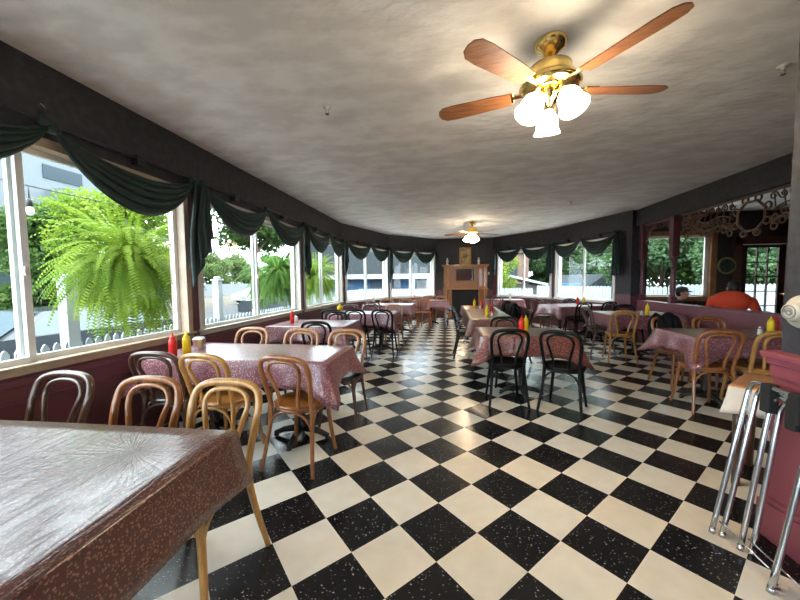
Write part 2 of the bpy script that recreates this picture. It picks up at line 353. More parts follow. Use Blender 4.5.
def empty(name, label, cat, loc=(0, 0, 0), rz=0.0, group=None):
    o = bpy.data.objects.new(name, None); COL.objects.link(o); o.empty_display_size = 0.1
    o.location = loc; o.rotation_euler = (0, 0, rz); tag(o, label, cat, group); return o
def tag(o, label, cat, group=None, kind=None):
    o['label'] = label; o['category'] = cat
    if group: o['group'] = group
    if kind: o['kind'] = kind
    return o
def struct(o): o['kind'] = 'structure'; return o
def copy_tree(o, parent=None):
    c = o.copy(); COL.objects.link(c); c.parent = parent
    for ch in KIDS.get(o, []):
        pass
    for ch in list(o.children): copy_tree(ch, c)
    return c
KIDS = {}
def dup(o, label, loc, rz=0.0, group=None, scale=None):
    c = copy_tree(o); c.location = loc; c.rotation_euler = (0, 0, rz); c['label'] = label
    if group: c['group'] = group
    if scale: c.scale = (scale, scale, scale)
    return c
def recolour(o, table):
    for x in [o] + list(o.children_recursive):
        if x.type == 'MESH':
            x.data = x.data.copy()
            for i, m in enumerate(x.data.materials):
                if m in table: x.data.materials[i] = table[m]
def move_mesh(o, d):
    o.location = d; return o

# ================================================================== SETTING
CH = 2.9
A0 = (-2.77, -3.0); B = (-2.72, 8.36); C = (-1.90, 10.73); D = (-0.37, 12.2); E = (1.66, 12.2); Fp = (3.15, 10.46); G = (4.08, 8.02)
X_HALF = 4.2; FAR_Y = 8.6; FAR_X = 9.0
outline = [A0, (FAR_X, -3.0), (FAR_X, FAR_Y), (G[0] + 0.1, FAR_Y), G, Fp, E, D, C, B]
def slab(name, z0, z1, m):
    mb = MB(); mb.prism(outline, z0, z1)
    return struct(mb.build(name, m))
slab('floor', -0.12, 0.0, tilefloor)
slab('ceiling', CH, CH + 0.12, ceilmat)

def frame(P, Q):
    """matrix of a wall: local x along P->Q, local y outwards, z up"""
    d = Vector((Q[0] - P[0], Q[1] - P[1], 0)); L = d.length; d.normalize()
    n = Vector((-d.y, d.x, 0))
    mid = Vector((0.7, 5.0, 0))
    if (Vector((P[0], P[1], 0)) - mid).dot(n) < 0: n = -n
    m = Matrix(((d.x, n.x, 0, P[0]), (d.y, n.y, 0, P[1]), (0, 0, 1, 0), (0, 0, 0, 1)))
    return m, L
SILL, HEAD, TH = 0.80, 2.35, 0.16
def wall(name, P, Q, wins=(), upper=charcoal, lower=maroon, rail=1.03, strip=True, tail_dark=None):
    m, L = frame(P, Q); mb = MB()
    def seg(a, b, z0, z1, mi): 
        if b - a > 1e-3 and z1 - z0 > 1e-3: mb.box(a, b, 0, TH, z0, z1, mi, m)
    if not wins:
        seg(0, L, 0, rail, 1); seg(0, L, rail, CH, 0)
    else:
        seg(0, L, 0, SILL, 1); seg(0, L, HEAD, CH, 0)
        e = [0.0] + [v for w in wins for v in w] + [L]
        for i in range(0, len(e), 2):
            dark = tail_dark is not None and i == len(e) - 2
            if dark: seg(e[i], e[i + 1], SILL, rail, 1); seg(e[i], e[i + 1], rail, HEAD, 0)
            else: seg(e[i], e[i + 1], SILL, HEAD, 1 if strip else 0)
    o = struct(mb.build(name, [upper, lower])); return o, m, L

def window(name, m, a, b, frac=0.5, cas=casingw, inner=whitevinyl, wide=0.075):
    mb = MB(); w = wide
    # flat trim on the wall and the deep lining
    for (x0, x1, z0, z1) in ((a - w * .3, a + w * .55, SILL, HEAD), (b - w * .55, b + w * .3, SILL, HEAD), (a - w * .3, b + w * .3, HEAD - .5 * w, HEAD + .4 * w), (a - w * .3, b + w * .3, SILL - .01, SILL + .05)):
        mb.box(x0, x1, -0.022, TH + 0.01, z0, z1, 0, m, 0.004)
    mb.box(a - .04, b + .04, -0.05, 0.0, SILL + 0.035, SILL + 0.055, 0, m, 0.004)
    root = struct(mb.build(name, cas))
    a2, b2, z0, z1 = a + w * .5, b - w * .5, SILL + .05, HEAD - .035
    mid = a2 + (b2 - a2) * frac
    lat = None
    for k, (x0, x1, y) in enumerate(((a2, mid + .03, 0.035), (mid - .03, b2, 0.075))):
        sb = MB(); t = 0.042
        for (p, q, r, s_) in ((x0, x0 + t, z0, z1), (x1 - t, x1, z0, z1), (x0, x1, z0, z0 + t), (x0, x1, z1 - t, z1)):
            sb.box(p, q, y, y + .034, r, s_, 0, m, 0.003)
        so = sb.build('sash', inner, root)
        gb = MB(); gb.box(x0 + t - .004, x1 - t + .004, y + .015, y + .019, z0 + t - .004, z1 - t + .004, 0, m)
        gb.build('pane', paneglass, so)
        if k == 0:
            lb = MB(); lb.box(mid - .012, mid + .012, y - .02, y, 1.44, 1.50, 0, m, .004); lb.box(mid - .02, mid + .006, y - .03, y - .012, 1.455, 1.485, 0, m, .004)
            lb.build('latch', darkplastic if False else ivory, so)
    return root

wl_, mL, LL = wall('wall_left', A0, B, [(0.65, 3.30), (3.45, 6.16), (6.32, 8.85), (9.02, 11.30)])
WIN = {}
for i, (a, b) in enumerate([(3.45, 6.16), (6.32, 8.85), (9.02, 11.30), (0.65, 3.30)]):  # the last window is out of view, added to let in daylight
    WIN[i + 1] = (window('window_%d' % (i + 1), mL, a, b, [0.505, 0.47, 0.45, .5][i], creamcase if i in (1, 2) else casingw), mL, a, b)
_, mBC, LBC = wall('wall_left_bay', B, C, [(0.13, 2.42)]); window('window_5', mBC, 0.13, 2.42, 0.47, whitevinyl)
_, mCD, LCD = wall('wall_fireplace_left', C, D, [(0.05, 2.0)]); window('window_6', mCD, 0.05, 2.0, 0.47, whitevinyl)
_, mDE, LDE = wall('wall_back', D, E)
_, mEF, LEF = wall('wall_fireplace_right', E, Fp, [(0.22, 2.26)]); window('window_7', mEF, 0.22, 2.26, 0.5, whitevinyl)
_, mFG, LFG = wall('wall_right_bay', Fp, G, [(0.16, 2.20)], tail_dark=True); window('window_8', mFG, 0.16, 2.20, 0.5, whitevinyl)

# chair rails and aprons along the maroon wainscot
def rail(name, m, a, b, zs, mt=maroon):
    mb = MB()
    for (z0, z1, d) in zs: mb.box(a, b, -d, 0.002, z0, z1, 0, m, 0.004)
    return struct(mb.build(name, mt))
RZ = ((0.72, 0.765, .018), (0.60, 0.62, .012), (0.0, 0.12, .02))
for nm, m_, L_ in (('trim_1', mL, LL), ('trim_2', mBC, LBC), ('trim_3', mCD, LCD), ('trim_4', mEF, LEF), ('trim_5', mFG, LFG)):
    rail(nm, m_, 0.03, L_ - 0.03, RZ)

# near side: back wall, full right wall, pillar, half wall, beam, far room
_, mBK, LBK = wall('wall_behind', (X_HALF, -3.0), A0, [(0.15, 1.95), (4.6, 6.8)]); window('window_10', mBK, 0.15, 1.95, .5, casingw); window('window_11', mBK, 4.6, 6.8, .5, casingw)  # both rear windows are unseen, added for more daylight
mb = MB(); mb.box(X_HALF, FAR_X, -3.16, -3.0, 0, CH, 0); struct(mb.build('wall_behind_booth', charcoal))
mb = MB(); mb.box(X_HALF, X_HALF + .16, -3.0, 2.6, 0, CH, 0); struct(mb.build('wall_right', charcoal))
mb = MB(); mb.box(X_HALF, X_HALF + .14, 2.6, 7.98, 0, 0.875, 0); mb.box(X_HALF - .03, X_HALF + .17, 2.6, 7.98, 0.875, 0.905, 0, None, .006)
mb.box(X_HALF - .02, X_HALF, 2.6, 7.98, 0, .12, 0, None, .004); mb.box(X_HALF - .012, X_HALF, 2.6, 7.98, .56, .6, 0, None, .004)
struct(mb.build('wall_half', halfmaroon))
mb = MB(); mb.box(X_HALF - .02, X_HALF + .2, 2.5, 8.06, 2.55, CH, 0); struct(mb.build('trim_beam', charcoal))
mb = MB(); mb.box(G[0], X_HALF + .2, 8.0, 8.08, 0.0, 1.0, 0); mb.box(G[0], X_HALF + .2, 8.0, 8.08, 1.0, 2.55, 1); struct(mb.build('wall_booth_corner', [maroon, charcoal]))
# pillar: a short partition end with a projecting maroon base, window light put into its pink
PX, PY = 1.728, 1.955
mb = MB(); mb.box(PX, PX + .34, 0.55, PY, 0.0, CH, 0); struct(mb.build('wall_pillar', pillarmat))
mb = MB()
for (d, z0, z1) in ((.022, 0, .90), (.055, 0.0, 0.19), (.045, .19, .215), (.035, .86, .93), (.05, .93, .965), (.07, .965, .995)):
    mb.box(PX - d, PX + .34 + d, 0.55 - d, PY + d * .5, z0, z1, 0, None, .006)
struct(mb.build('trim_pillar_base', litmaroon))
# far room
def fwall(y, x0, x1, wins, name, m):
    mb = MB(); e = [(x0, None)]
    xs = x0
    for (a, b, z0, z1) in wins:
        mb.box(xs, a, y, y + .16, 0, CH); mb.box(a, b, y, y + .16, 0, z0); mb.box(a, b, y, y + .16, z1, CH); xs = b
    mb.box(xs, x1, y, y + .16, 0, CH)
    return struct(mb.build(name, m))
fwall(FAR_Y, G[0] - .05, FAR_X, [(4.42, 6.12, .92, 2.42), (6.66, 7.66, 0.0, 2.16)], 'wall_booth', darkbrown)
mb = MB(); mb.box(FAR_X, FAR_X + .16, -3, FAR_Y + .16, 0, CH); struct(mb.build('wall_booth_right', darkbrown))
mb = MB(); mb.box(FAR_X - 4.7, FAR_X, 2.44, 2.6, 0, CH); struct(mb.build('wall_booth_front', darkbrown))
# far room window
mb = MB()
for (x0, x1, z0, z1) in ((4.34, 4.47, .86, 2.48), (6.06, 6.19, .86, 2.48), (4.34, 6.19, 2.37, 2.48), (4.34, 6.19, .84, .95)):
    mb.box(x0, x1, FAR_Y - .03, FAR_Y + .165, z0, z1, 0, None, .006)
fw = struct(mb.build('window_9', woodcase))
sb = MB()
for (x0, x1, z0, z1) in ((4.47, 4.52, .95, 2.37), (5.98, 6.06, .95, 2.37), (4.47, 6.06, .95, .99), (4.47, 6.06, 2.33, 2.37)):
    sb.box(x0, x1, FAR_Y + .05, FAR_Y + .09, z0, z1, 0, None, .004)
so = sb.build('sash', whitevinyl, fw)
gb = MB(); gb.box(4.52, 5.98, FAR_Y + .065, FAR_Y + .07, .99, 2.33); gb.build('pane', paneglass, so)
# glazed door
mb = MB()
for (x0, x1, z0, z1) in ((6.54, 6.70, 0, 2.30), (7.62, 7.78, 0, 2.30), (6.54, 7.78, 2.14, 2.30)):
    mb.box(x0, x1, FAR_Y - .03, FAR_Y + .16, z0, z1, 0, None, .006)
dr = struct(mb.build('door_1', mat('dull_maroon_casing', (0.075, 0.03, 0.025), 0.5)))
db = MB()
for (x0, x1, z0, z1) in ((6.71, 6.84, 0.01, 2.13), (7.48, 7.61, .01, 2.13), (6.71, 7.61, 2.06, 2.13), (6.71, 7.61, 0.01, 0.40)):
    db.box(x0, x1, FAR_Y + .03, FAR_Y + .075, z0, z1, 0, None, .004)
for k in (1, 2): x = 6.84 + .64 * k / 3; db.box(x - .011, x + .011, FAR_Y + .035, FAR_Y + .07, .4, 2.06)
for k in range(1, 5): z = .40 + 1.66 * k / 5; db.box(6.84, 7.48, FAR_Y + .035, FAR_Y + .07, z - .011, z + .011)
do = db.build('door_leaf', doorw, dr)
gb = MB(); gb.box(6.84, 7.48, FAR_Y + .05, FAR_Y + .054, .40, 2.06); gb.build('pane', paneglass, do)
hb = MB(); hb.tube([(7.55, FAR_Y + .03, 1.0), (7.55, FAR_Y - .03, 1.0)], .012, 8); hb.ell((7.55, FAR_Y - .05, 1.0), (.028, .022, .028)); hb.build('door_handle', brass, do)

# ground outside
mb = MB(); mb.box(-80, 80, -60, 110, -0.9, -0.6); struct(mb.build('ground', asphalt))
mb = MB(); mb.prism([(-4.42, -6), (9.3, -6), (9.3, -3.3), (-2.98, -3.3), (-2.95, 8.4), (-2.1, 10.9), (-.45, 12.45), (1.75, 12.45), (3.36, 10.6), (4.3, 8.85), (9.3, 8.85), (12, 10.5), (6.38, 10.5), (3.62, 14.18), (-3.8, 14.18), (-4.42, 9.6)], -.6, -.55); struct(mb.build('ground_bounce_slab', bouncepale))  # unseen pale slab, added to bounce daylight up to the ceiling
mb = MB(); mb.box(-18, -6.2, -60, 34, -0.6, -0.585); struct(mb.build('road', roadmat))

# turned posts on the half wall
def turned_post(y, label):
    root = empty('turned_post', label, 'post', (X_HALF + .07, y, 0.905), 0, 'maroon turned posts on the half wall')
    mb = MB(); mb.box(-.055, .055, -.055, .055, 0, .12, 0, None, .005); mb.build('base_block', maroon, root)
    pr = [(.045, .12), (.052, .135), (.052, .15), (.036, .17), (.046, .22), (.05, .30), (.044, .42), (.036, .55), (.034, .66), (.048, .69), (.05, .71), (.036, .73), (.034, .78), (.047, .82), (.05, .86), (.05, .88)]
    mb = MB(); mb.lathe(pr, 20); mb.build('turned_shaft', maroon, root)
    mb = MB(); mb.box(-.06, .06, -.06, .06, .88, 1.645, 0, None, .005); mb.build('top_block', maroon, root)
turned_post(7.92, 'maroon turned post at the far end of the half wall beside the charcoal corner')
turned_post(6.93, 'maroon turned post between the two half wall openings, beside the person in the cap')

# gingerbread fretwork under the beam
def spiral(cy_, cz, r0, turns, a0, sgn, n=40):
    return [(0, cy_ + r0 * (1 - .82 * t / n) * cos(a0 + sgn * 2 * pi * turns * t / n), cz + r0 * (1 - .82 * t / n) * sin(a0 + sgn * 2 * pi * turns * t / n)) for t in range(n + 1)]
def ring(cy_, cz, r, n=18): return [(0, cy_ + r * cos(2 * pi * k / n), cz + r * sin(2 * pi * k / n)) for k in range(n)]
def bracket(mb, y0, d, z=2.5, s=1.0):
    # corner bracket: rim arc, lattice and end scroll; d = direction away from the post
    arc = [(0, y0 + d * s * (.02 + .62 * t), z - s * (.52 * (1 - t) ** 1.7 + .06 * sin(pi * t))) for t in [k / 14 for k in range(15)]]
    mb.tube(arc, .013, 6)
    for k in range(1, 6):
        t = k / 7; mb.tube([(0, y0 + d * s * .62 * t, z - s * .52 * (1 - t) ** 1.7), (0, y0 + d * s * min(.62 * t + .22 * (1 - t), .6), z - .01)], .006, 5)
        mb.tube([(0, y0 + d * s * .62 * t, z - s * .52 * (1 - t) ** 1.7), (0, y0 + d * s * max(.62 * t - .3 * (1 - t), .0), z - .02 - s * .1 * (1 - t))], .006, 5)
    mb.tube(spiral(y0 + d * s * .14, z - s * .60, .07 * s, 1.4, pi / 2, -d), .011, 6)
root = empty('fretwork_screen', 'brown scrolled fretwork with a round medallion under the beam, nearer the pillar', 'fretwork', (X_HALF + .07, 0, 0), 0, 'gingerbread fretwork under the beam')
mb = MB(); mb.box(-.02, .02, 2.62, 6.77, 2.515, 2.55, 0, None, .004); mb.build('top_rail', fretw, root)
mb = MB(); yc, zc = 5.36, 2.25
mb.tube([(0, yc + .23 * cos(pi / 8 + pi * k / 4), zc + .22 * sin(pi / 8 + pi * k / 4)) for k in range(8)], .018, 8, closed=True)
for k in range(8):
    a = pi * k / 4 + pi / 8; mb.tube(ring(yc + .265 * cos(a), zc + .255 * sin(a), .048), .013, 6, closed=True)
mb.build('medallion', fretw, root)
for (y0, d) in ((6.75, -1), (2.75, 1)):
    mb = MB(); bracket(mb, y0, d, 2.5); mb.build('corner_bracket', fretw, root)
for d in (1, -1):
    mb = MB(); n = 40
    def edge(t): return 2.10 + .22 * t + .05 * sin(t * 9)
    mb.tube([(0, yc + d * (.30 + 1.05 * k / 30), edge(k / 30)) for k in range(31)], .015, 6)
    mb.tube([(0, yc + d * (.30 + 1.05 * k / 30), edge(k / 30) + .16 - .05 * k / 30) for k in range(31)], .010, 6)
    for k in range(10):
        t = k / 9; mb.tube(ring(yc + d * (.34 + .98 * t), edge(t) - .045, .042), .011, 6, closed=True)
        mb.tube(spiral(yc + d * (.36 + .98 * t), edge(t) + .075, .055, 1.4, (pi / 2 if k % 2 else -pi / 2), d * (1 if k % 2 else -1), 22), .010, 6)
    for k in range(9):
        mb.tube(spiral(yc + d * (.32 + k * .125), 2.455, .058, 1.3, (0 if k % 2 else pi), d, 20), .010, 6)
        mb.tube([(0, yc + d * (.32 + k * .125), 2.52), (0, yc + d * (.36 + k * .125), edge(k / 9) + .12)], .008, 5)
    mb.build('scrollwork', fretw, root)
root = empty('fretwork_screen', 'short maroon fretwork strip between the two turned posts', 'fretwork', (X_HALF + .07, 0, 0), 0, 'gingerbread fretwork under the beam')
mb = MB(); mb.box(-.02, .02, 6.89, 7.86, 2.515, 2.55, 0, None, .004); mb.build('top_rail', maroon, root)
for (y0, d) in ((7.85, -1), (6.90, 1)):
    mb = MB(); bracket(mb, y0, d, 2.5, .62); mb.build('corner_bracket', maroon, root)
mb = MB()
for k in range(8): mb.tube(ring(7.02 + k * .105, 2.462, .054), .010, 6, closed=True)
mb.build('bead_row', fretw, root)

# fireplace on the back wall
fy = 12.2
root = empty('fireplace', 'oak fireplace with a mirrored overmantel on the charcoal back wall', 'fireplace', (0.66, fy - 0.002, 0))
mb = MB()
mb.box(-.77, -.47, -.17, 0, 0, 1.90, 0, None, .006); mb.box(.47, .77, -.17, 0, 0, 1.90, 0, None, .006)
mb.build('surround', oak, root)
for s in (-1, 1):
    mb = MB(); mb.lathe([(.04, 0), (.055, .03), (.04, .06), (.042, .3), (.036, .95), (.055, .98), (.055, 1.02)], 16, mtx=Matrix.Translation((s * .64, -.215, .02))); mb.box(s * .64 - .06, s * .64 + .06, -.275, -.155, 0, .03)
    mb.lathe([(.05, 0), (.036, .05), (.032, .4), (.04, .72), (.05, .78)], 16, mtx=Matrix.Translation((s * .64, -.215, 1.10))); mb.build('column', oak, root)
mb = MB(); mb.box(-.47, .47, -.15, 0, 1.04, 1.30, 0, None, .004); mb.box(-.8, .8, -.28, 0, 1.04, 1.09, 0, None, .008); mb.build('mantel_shelf', oak, root)
mb = MB(); mb.box(-.47, .47, -.12, 0, 1.30, 1.90, 0, None, .004); mb.box(-.34, .34, -.14, -.1, 1.33, 1.37, 0, None, .004); mb.box(-.34, .34, -.14, -.1, 1.79, 1.83, 0, None, .004); mb.box(-.36, -.32, -.14, -.1, 1.33, 1.83); mb.box(.32, .36, -.14, -.1, 1.33, 1.83)
mb.build('overmantel', oak, root)
mb = MB(); mb.box(-.32, .32, -.128, -.121, 1.37, 1.79); mb.build('mirror', mirrormat, root)
mb = MB(); mb.box(-.84, .84, -.30, 0, 1.90, 1.94, 0, None, .008); mb.box(-.80, .80, -.26, 0, 1.86, 1.90, 0, None, .006); mb.build('top_shelf', oak, root)
mb = MB(); mb.box(-.47, .47, -.1, 0, .78, 1.04); mb.box(-.47, -.36, -.1, 0, 0, .78); mb.box(.36, .47, -.1, 0, 0, .78); mb.box(-.36, .36, -.03, 0, 0, .78); mb.build('firebox', firebrick, root)
mb = MB(); mb.box(-.72, .72, -.55, -.18, 0, .03, 0, None, .005); mb.build('hearth', firebrick, root)
# on the top shelf
root = empty('picture_frame', 'gilt framed portrait standing in the middle of the fireplace top shelf', 'picture', (0.66, fy - .08, 1.942))
mb = MB()
for (x0, x1, z0, z1) in ((-.21, -.15, 0, .62), (.15, .21, 0, .62), (-.21, .21, 0, .07), (-.21, .21, .55, .62)): mb.box(x0, x1, -.03, .01, z0, z1, 0, None, .008)
mb.build('frame', gilt, root)
mb = MB(); mb.box(-.15, .15, -.005, .005, .07, .55); mb.build('canvas', mat('dim_portrait', (0.12, 0.075, 0.03), 0.5, col2=(0.42, 0.30, 0.14), scale=5, lo=.42, hi=.62), root)
def figurine(x, label, s=1.0):
    root = empty('figurine', label, 'ornament', (x, fy - .12, 1.942), 0, 'ornaments on the fireplace top shelf')
    mb = MB(); mb.lathe([(.05 * s, 0), (.05 * s, .02 * s), (.03 * s, .04 * s), (.035 * s, .09 * s), (.05 * s, .13 * s), (.03 * s, .17 * s), (.018 * s, .19 * s)], 16); mb.build('body', whiteceramic, root)
    mb = MB(); mb.ell((0, 0, .215 * s), (.03 * s, .03 * s, .035 * s)); mb.build('head', whiteceramic, root)
figurine(0.02, 'pale figurine at the left end of the fireplace top shelf', 1.0)
figurine(1.13, 'pale figurine right of the gilt picture on the fireplace shelf', 1.0)
root = empty('serving_bowl', 'low dark bowl between the left figurine and the gilt picture', 'bowl', (.27, fy - .13, 1.942))
mb = MB(); mb.lathe([(.05, 0), (.06, .01), (.10, .045), (.14, .06), (.135, .064), (.09, .05), (.03, .02)], 20, ends=True); mb.build('bowl', gilt, root)

# ================================================================== CURTAINS
def swag_bm(mb, m, a, b, z0, top=.14, low=.44, off=-.09):
    """cloth hung between two knots at a and b along the wall"""
    def fn(u, v):
        h = 4 * u * (1 - u); hs = h ** .85
        z = z0 - .02 - (.03 * v) - (top + (low - top) * v) * hs
        ph = v * 2 * pi * 5.0 + sin(u * 9 + a) * .5
        d = off - (.02 + .06 * sin(pi * min(1, v * 1.05)) ) * hs - .016 * sin(ph) * (h ** .5) 
        z += .010 * cos(ph) * (h ** .5)
        return (a + (b - a) * u, d, z)
    mb.grid(fn, 26, 34, 0, True, m)
def tail_bm(mb, m, s, z0, zl, zr, w=.17, off=-.10, seed=0):
    """hanging tail with pleats; bottom slants from zl to zr"""
    def fn(u, v):
        zz = zl + (zr - zl) * u + .06 * abs(sin(u * 2 * pi * 1.5))
        z = z0 + (zz - z0) * v
        ww = w * (.35 + .65 * min(1, v * 2.2) ** .7) * (1 + .12 * v)
        return (s + (u - .5) * ww, off - .028 * sin(u * 2 * pi * 2.5 + seed) * min(1, v * 3 + .2) - .01 * sin(v * 7 + seed), z)
    mb.grid(fn, 28, 22, 0, True, m)
def solid(o, t):
    md = o.modifiers.new('thick', 'SOLIDIFY'); md.thickness = t; md.offset = 0; return o
def valance(m, knots, label, tails, rodz=2.46, ends=None, holder=True):
    """knots: s positions; tails: list of (s, zl, zr, w)"""
    root = empty('window_valance', label, 'curtain', m @ Vector((knots[0], 0, 0)) , 0, 'green swag valances over the windows')
    inv = Matrix.Translation(-root.location) @ m
    for k in range(len(knots) - 1):
        mb = MB(); swag_bm(mb, inv, knots[k] + .02, knots[k + 1] - .02, rodz); solid(mb.build('swag', velvetm, root), .004)
    for s in knots:
        mb = MB()
        for q in range(4):
            a = q * 1.7; mb.ell((s + .028 * cos(a), -.085 + .02 * sin(a), rodz + .02 * sin(a * 2.1) - .01), (.042, .03, .036), 10, 6, 0, inv)
        mb.build('knot', velvetm, root)
    for q, (s, zl, zr, w) in enumerate(tails):
        mb = MB(); tail_bm(mb, inv, s, rodz - .01, zl, zr, w, -.11, q * 2); mb2 = mb
        tail_bm(mb, inv, s + .03, rodz - .01, zl + .22, zr + .16, w * .8, -.135, q + 1)
        solid(mb.build('tail', velvetm, root), .004)
    return root
def rod(m, a, b, label, z=2.475, boxes=()):
    root = empty('curtain_rod', label, 'curtain rod', m @ Vector((a, 0, z)), 0, 'black curtain rods over the windows')
    inv = Matrix.Translation(-root.location) @ m
    mb = MB(); mb.tube([(a, -.06, z), (b, -.06, z)], .011, 8, 0, mtx=inv); mb.ell((a, -.06, z), (.02, .02, .02), 8, 6, 0, inv); mb.ell((b, -.06, z), (.02, .02, .02), 8, 6, 0, inv); mb.build('pole', rodmetal, root)
    for s in boxes:
        mb = MB(); mb.box(s - .04, s + .04, -.075, .002, z - .055, z + .03, 0, inv, .005); mb.build('bracket', rodmetal, root)
valance(mL, [3.5, 4.93, 6.20], 'green velvet swag valance over the first left window with the bright fern', [(6.24, 1.30, 1.72, .27)])
rod(mL, 3.4, 6.26, 'black curtain rod over the first left window with the bright fern', boxes=(3.7, 5.62))
valance(mL, [6.34, 7.62, 8.90], 'green velvet swag valance over the second left window facing the parking lot', [(8.92, 1.62, 1.42, .19)])
rod(mL, 6.3, 8.93, 'black curtain rod over the second left window facing the parking lot', boxes=(6.95, 8.2))
valance(mL, [9.0, 10.22, 11.33], 'green velvet swag valance over the third left window, before the bay', [(11.34, 1.50, 1.70, .18)])
rod(mL, 8.97, 11.34, 'black curtain rod over the third left window, before the bay', boxes=(9.6, 10.8))
valance(mBC, [0.1, 1.28, 2.42], 'green velvet swag valance over the fourth window, facing the blue house', [(2.46, 1.28, 1.46, .17)])
rod(mBC, 0.08, 2.46, 'black curtain rod over the fourth window, facing the blue house', boxes=(.7, 1.85))
valance(mCD, [0.06, 1.02, 2.0], 'green velvet swag valance over the window just left of the fireplace', [(2.03, 1.50, 1.60, .09)])
rod(mCD, 0.03, 2.05, 'black curtain rod over the window just left of the fireplace', boxes=(.55, 1.5))
valance(mEF, [0.2, 1.24, 2.28], 'green velvet swag valance over the window just right of the fireplace', [(0.14, 1.55, 1.5, .07), (2.27, 1.45, 1.52, .19)])
rod(mEF, 0.16, 2.26, 'black curtain rod over the window just right of the fireplace', boxes=(.7, 1.75))
valance(mFG, [0.14, 1.20, 2.28], 'green velvet swag valance over the window facing the grey shed, right of the bay', [(2.32, 1.40, 1.45, .2)])
rod(mFG, 0.1, 2.36, 'black curtain rod over the window facing the grey shed, right of the bay', boxes=(.66, 1.75))
root = empty('wall_hook', 'bent wire hook above the first swag knot over the fern window', 'hook', mL @ Vector((4.93, 0, 2.545)))
inv = Matrix.Translation(-root.location) @ mL
mb = MB(); mb.tube(catmull([(4.93, .002, 2.545), (4.93, -.05, 2.545), (4.915, -.075, 2.565), (4.90, -.06, 2.585), (4.905, -.04, 2.575)], 5), .004, 6, 0, mtx=inv); mb.build('hook', chrome, root)
mb = MB(); mb.box(-.022, .022, -.02, 0.002, -.05, .05, 0, None, .004)
o = mb.build('wall_switch', ivory); o.location = (1.50, 12.2, 1.62); tag(o, 'small ivory switch on the charcoal wall right of the fireplace', 'switch')

# ================================================================== CHAIRS
def make_chair(wood_m, seat_m, label):
    root = empty('bentwood_chair', label, 'chair')
    mb = MB(); mb.lathe([(.0, .452), (.19, .452), (.202, .458), (.205, .468), (.200, .478), (.17, .477), (.0, .470)], 32, ends=False); mb.build('seat', seat_m, root)
    mb = MB(); mb.lathe([(.160, .425), (.186, .425), (.192, .432), (.192, .452), (.160, .452), (.160, .425)], 32, ends=False); mb.build('seat_ring', wood_m, root)
    side = [(.166, -.155, .47), (.172, -.176, .56), (.184, -.206, .68), (.187, -.232, .76), (.165, -.252, .822), (.105, -.264, .850), (0, -.268, .857)]
    P = catmull(side + [(-x, y, z) for x, y, z in reversed(side[:-1])], 5)
    mb = MB(); mb.tube(P, [.0172 + .002 * sin(pi * i / (len(P) - 1)) for i in range(len(P))], 8); mb.build('back_frame', wood_m, root)
    side = [(.072, -.175, .465), (.078, -.190, .56), (.105, -.214, .67), (.122, -.236, .745), (.102, -.250, .798), (.055, -.257, .820), (0, -.259, .825)]
    P = catmull(side + [(-x, y, z) for x, y, z in reversed(side[:-1])], 5)
    mb = MB(); mb.tube(P, .0135, 8); mb.build('back_loop', wood_m, root)
    for s in (-1, 1):
        P = catmull([(s * .166, -.155, .475), (s * .170, -.162, .36), (s * .186, -.198, .18), (s * .208, -.240, 0)], 6)
        mb = MB(); mb.tube(P, [.0185 - .005 * i / (len(P) - 1) for i in range(len(P))], 8); mb.build('leg', wood_m, root)
    for s in (-1, 1):
        P = catmull([(s * .135, .135, .452), (s * .150, .146, .30), (s * .166, .163, .14), (s * .182, .185, 0)], 6)
        mb = MB(); mb.tube(P, [.0195 - .006 * i / (len(P) - 1) for i in range(len(P))], 8); mb.build('leg', wood_m, root)
    def brace(p, q):
        p = Vector(p); q = Vector(q); mid = (p + q) * .5
        P = catmull([p, p.lerp(q, .06) + Vector((0, 0, .085)), p.lerp(q, .22) + Vector((0, 0, .145)), mid + Vector((0, 0, .165)), p.lerp(q, .78) + Vector((0, 0, .145)), p.lerp(q, .94) + Vector((0, 0, .085)), q], 4)
        mb = MB(); mb.tube(P, .009, 6); mb.build('brace', wood_m, root)
    brace((-.152, .148, .27), (.152, .148, .27)); brace((-.176, -.178, .27), (.176, -.178, .27))
    for s in (-1, 1): brace((s * .152, .148, .27), (s * .176, -.178, .27))
    return root
cane_dark = wood('dark_cane_seat', (0.02, 0.013, 0.010), (0.035, 0.02, 0.014))
honey_seat = wood('honey_seat', (0.46, 0.20, 0.04), (0.33, 0.125, 0.025))
brown_seat = wood('brown_seat', (0.36, 0.13, 0.03), (0.24, 0.075, 0.018))
GROUP = 'bentwood chairs at the tables'
TONES = {'honey': (honey, honey_seat), 'brown': (brownw, brown_seat), 'tan': (tanw, brown_seat), 'dark': (darkw, cane_dark), 'black': (blackw, blackw)}
PROTO = {}
def chair(tone, hx, hy, rot, label):
    """hx, hy: plan position of the top of the back; rot 0 faces +y"""
    r = radians(rot); cx = hx - .268 * sin(r); cy_ = hy + .268 * cos(r)
    if tone not in PROTO:
        o = make_chair(*TONES[tone], label); PROTO[tone] = o; o['group'] = GROUP; o.location = (cx, cy_, 0); o.rotation_euler = (0, 0, r); return o
    return dup(PROTO[tone], label, (cx, cy_, 0), r, GROUP)

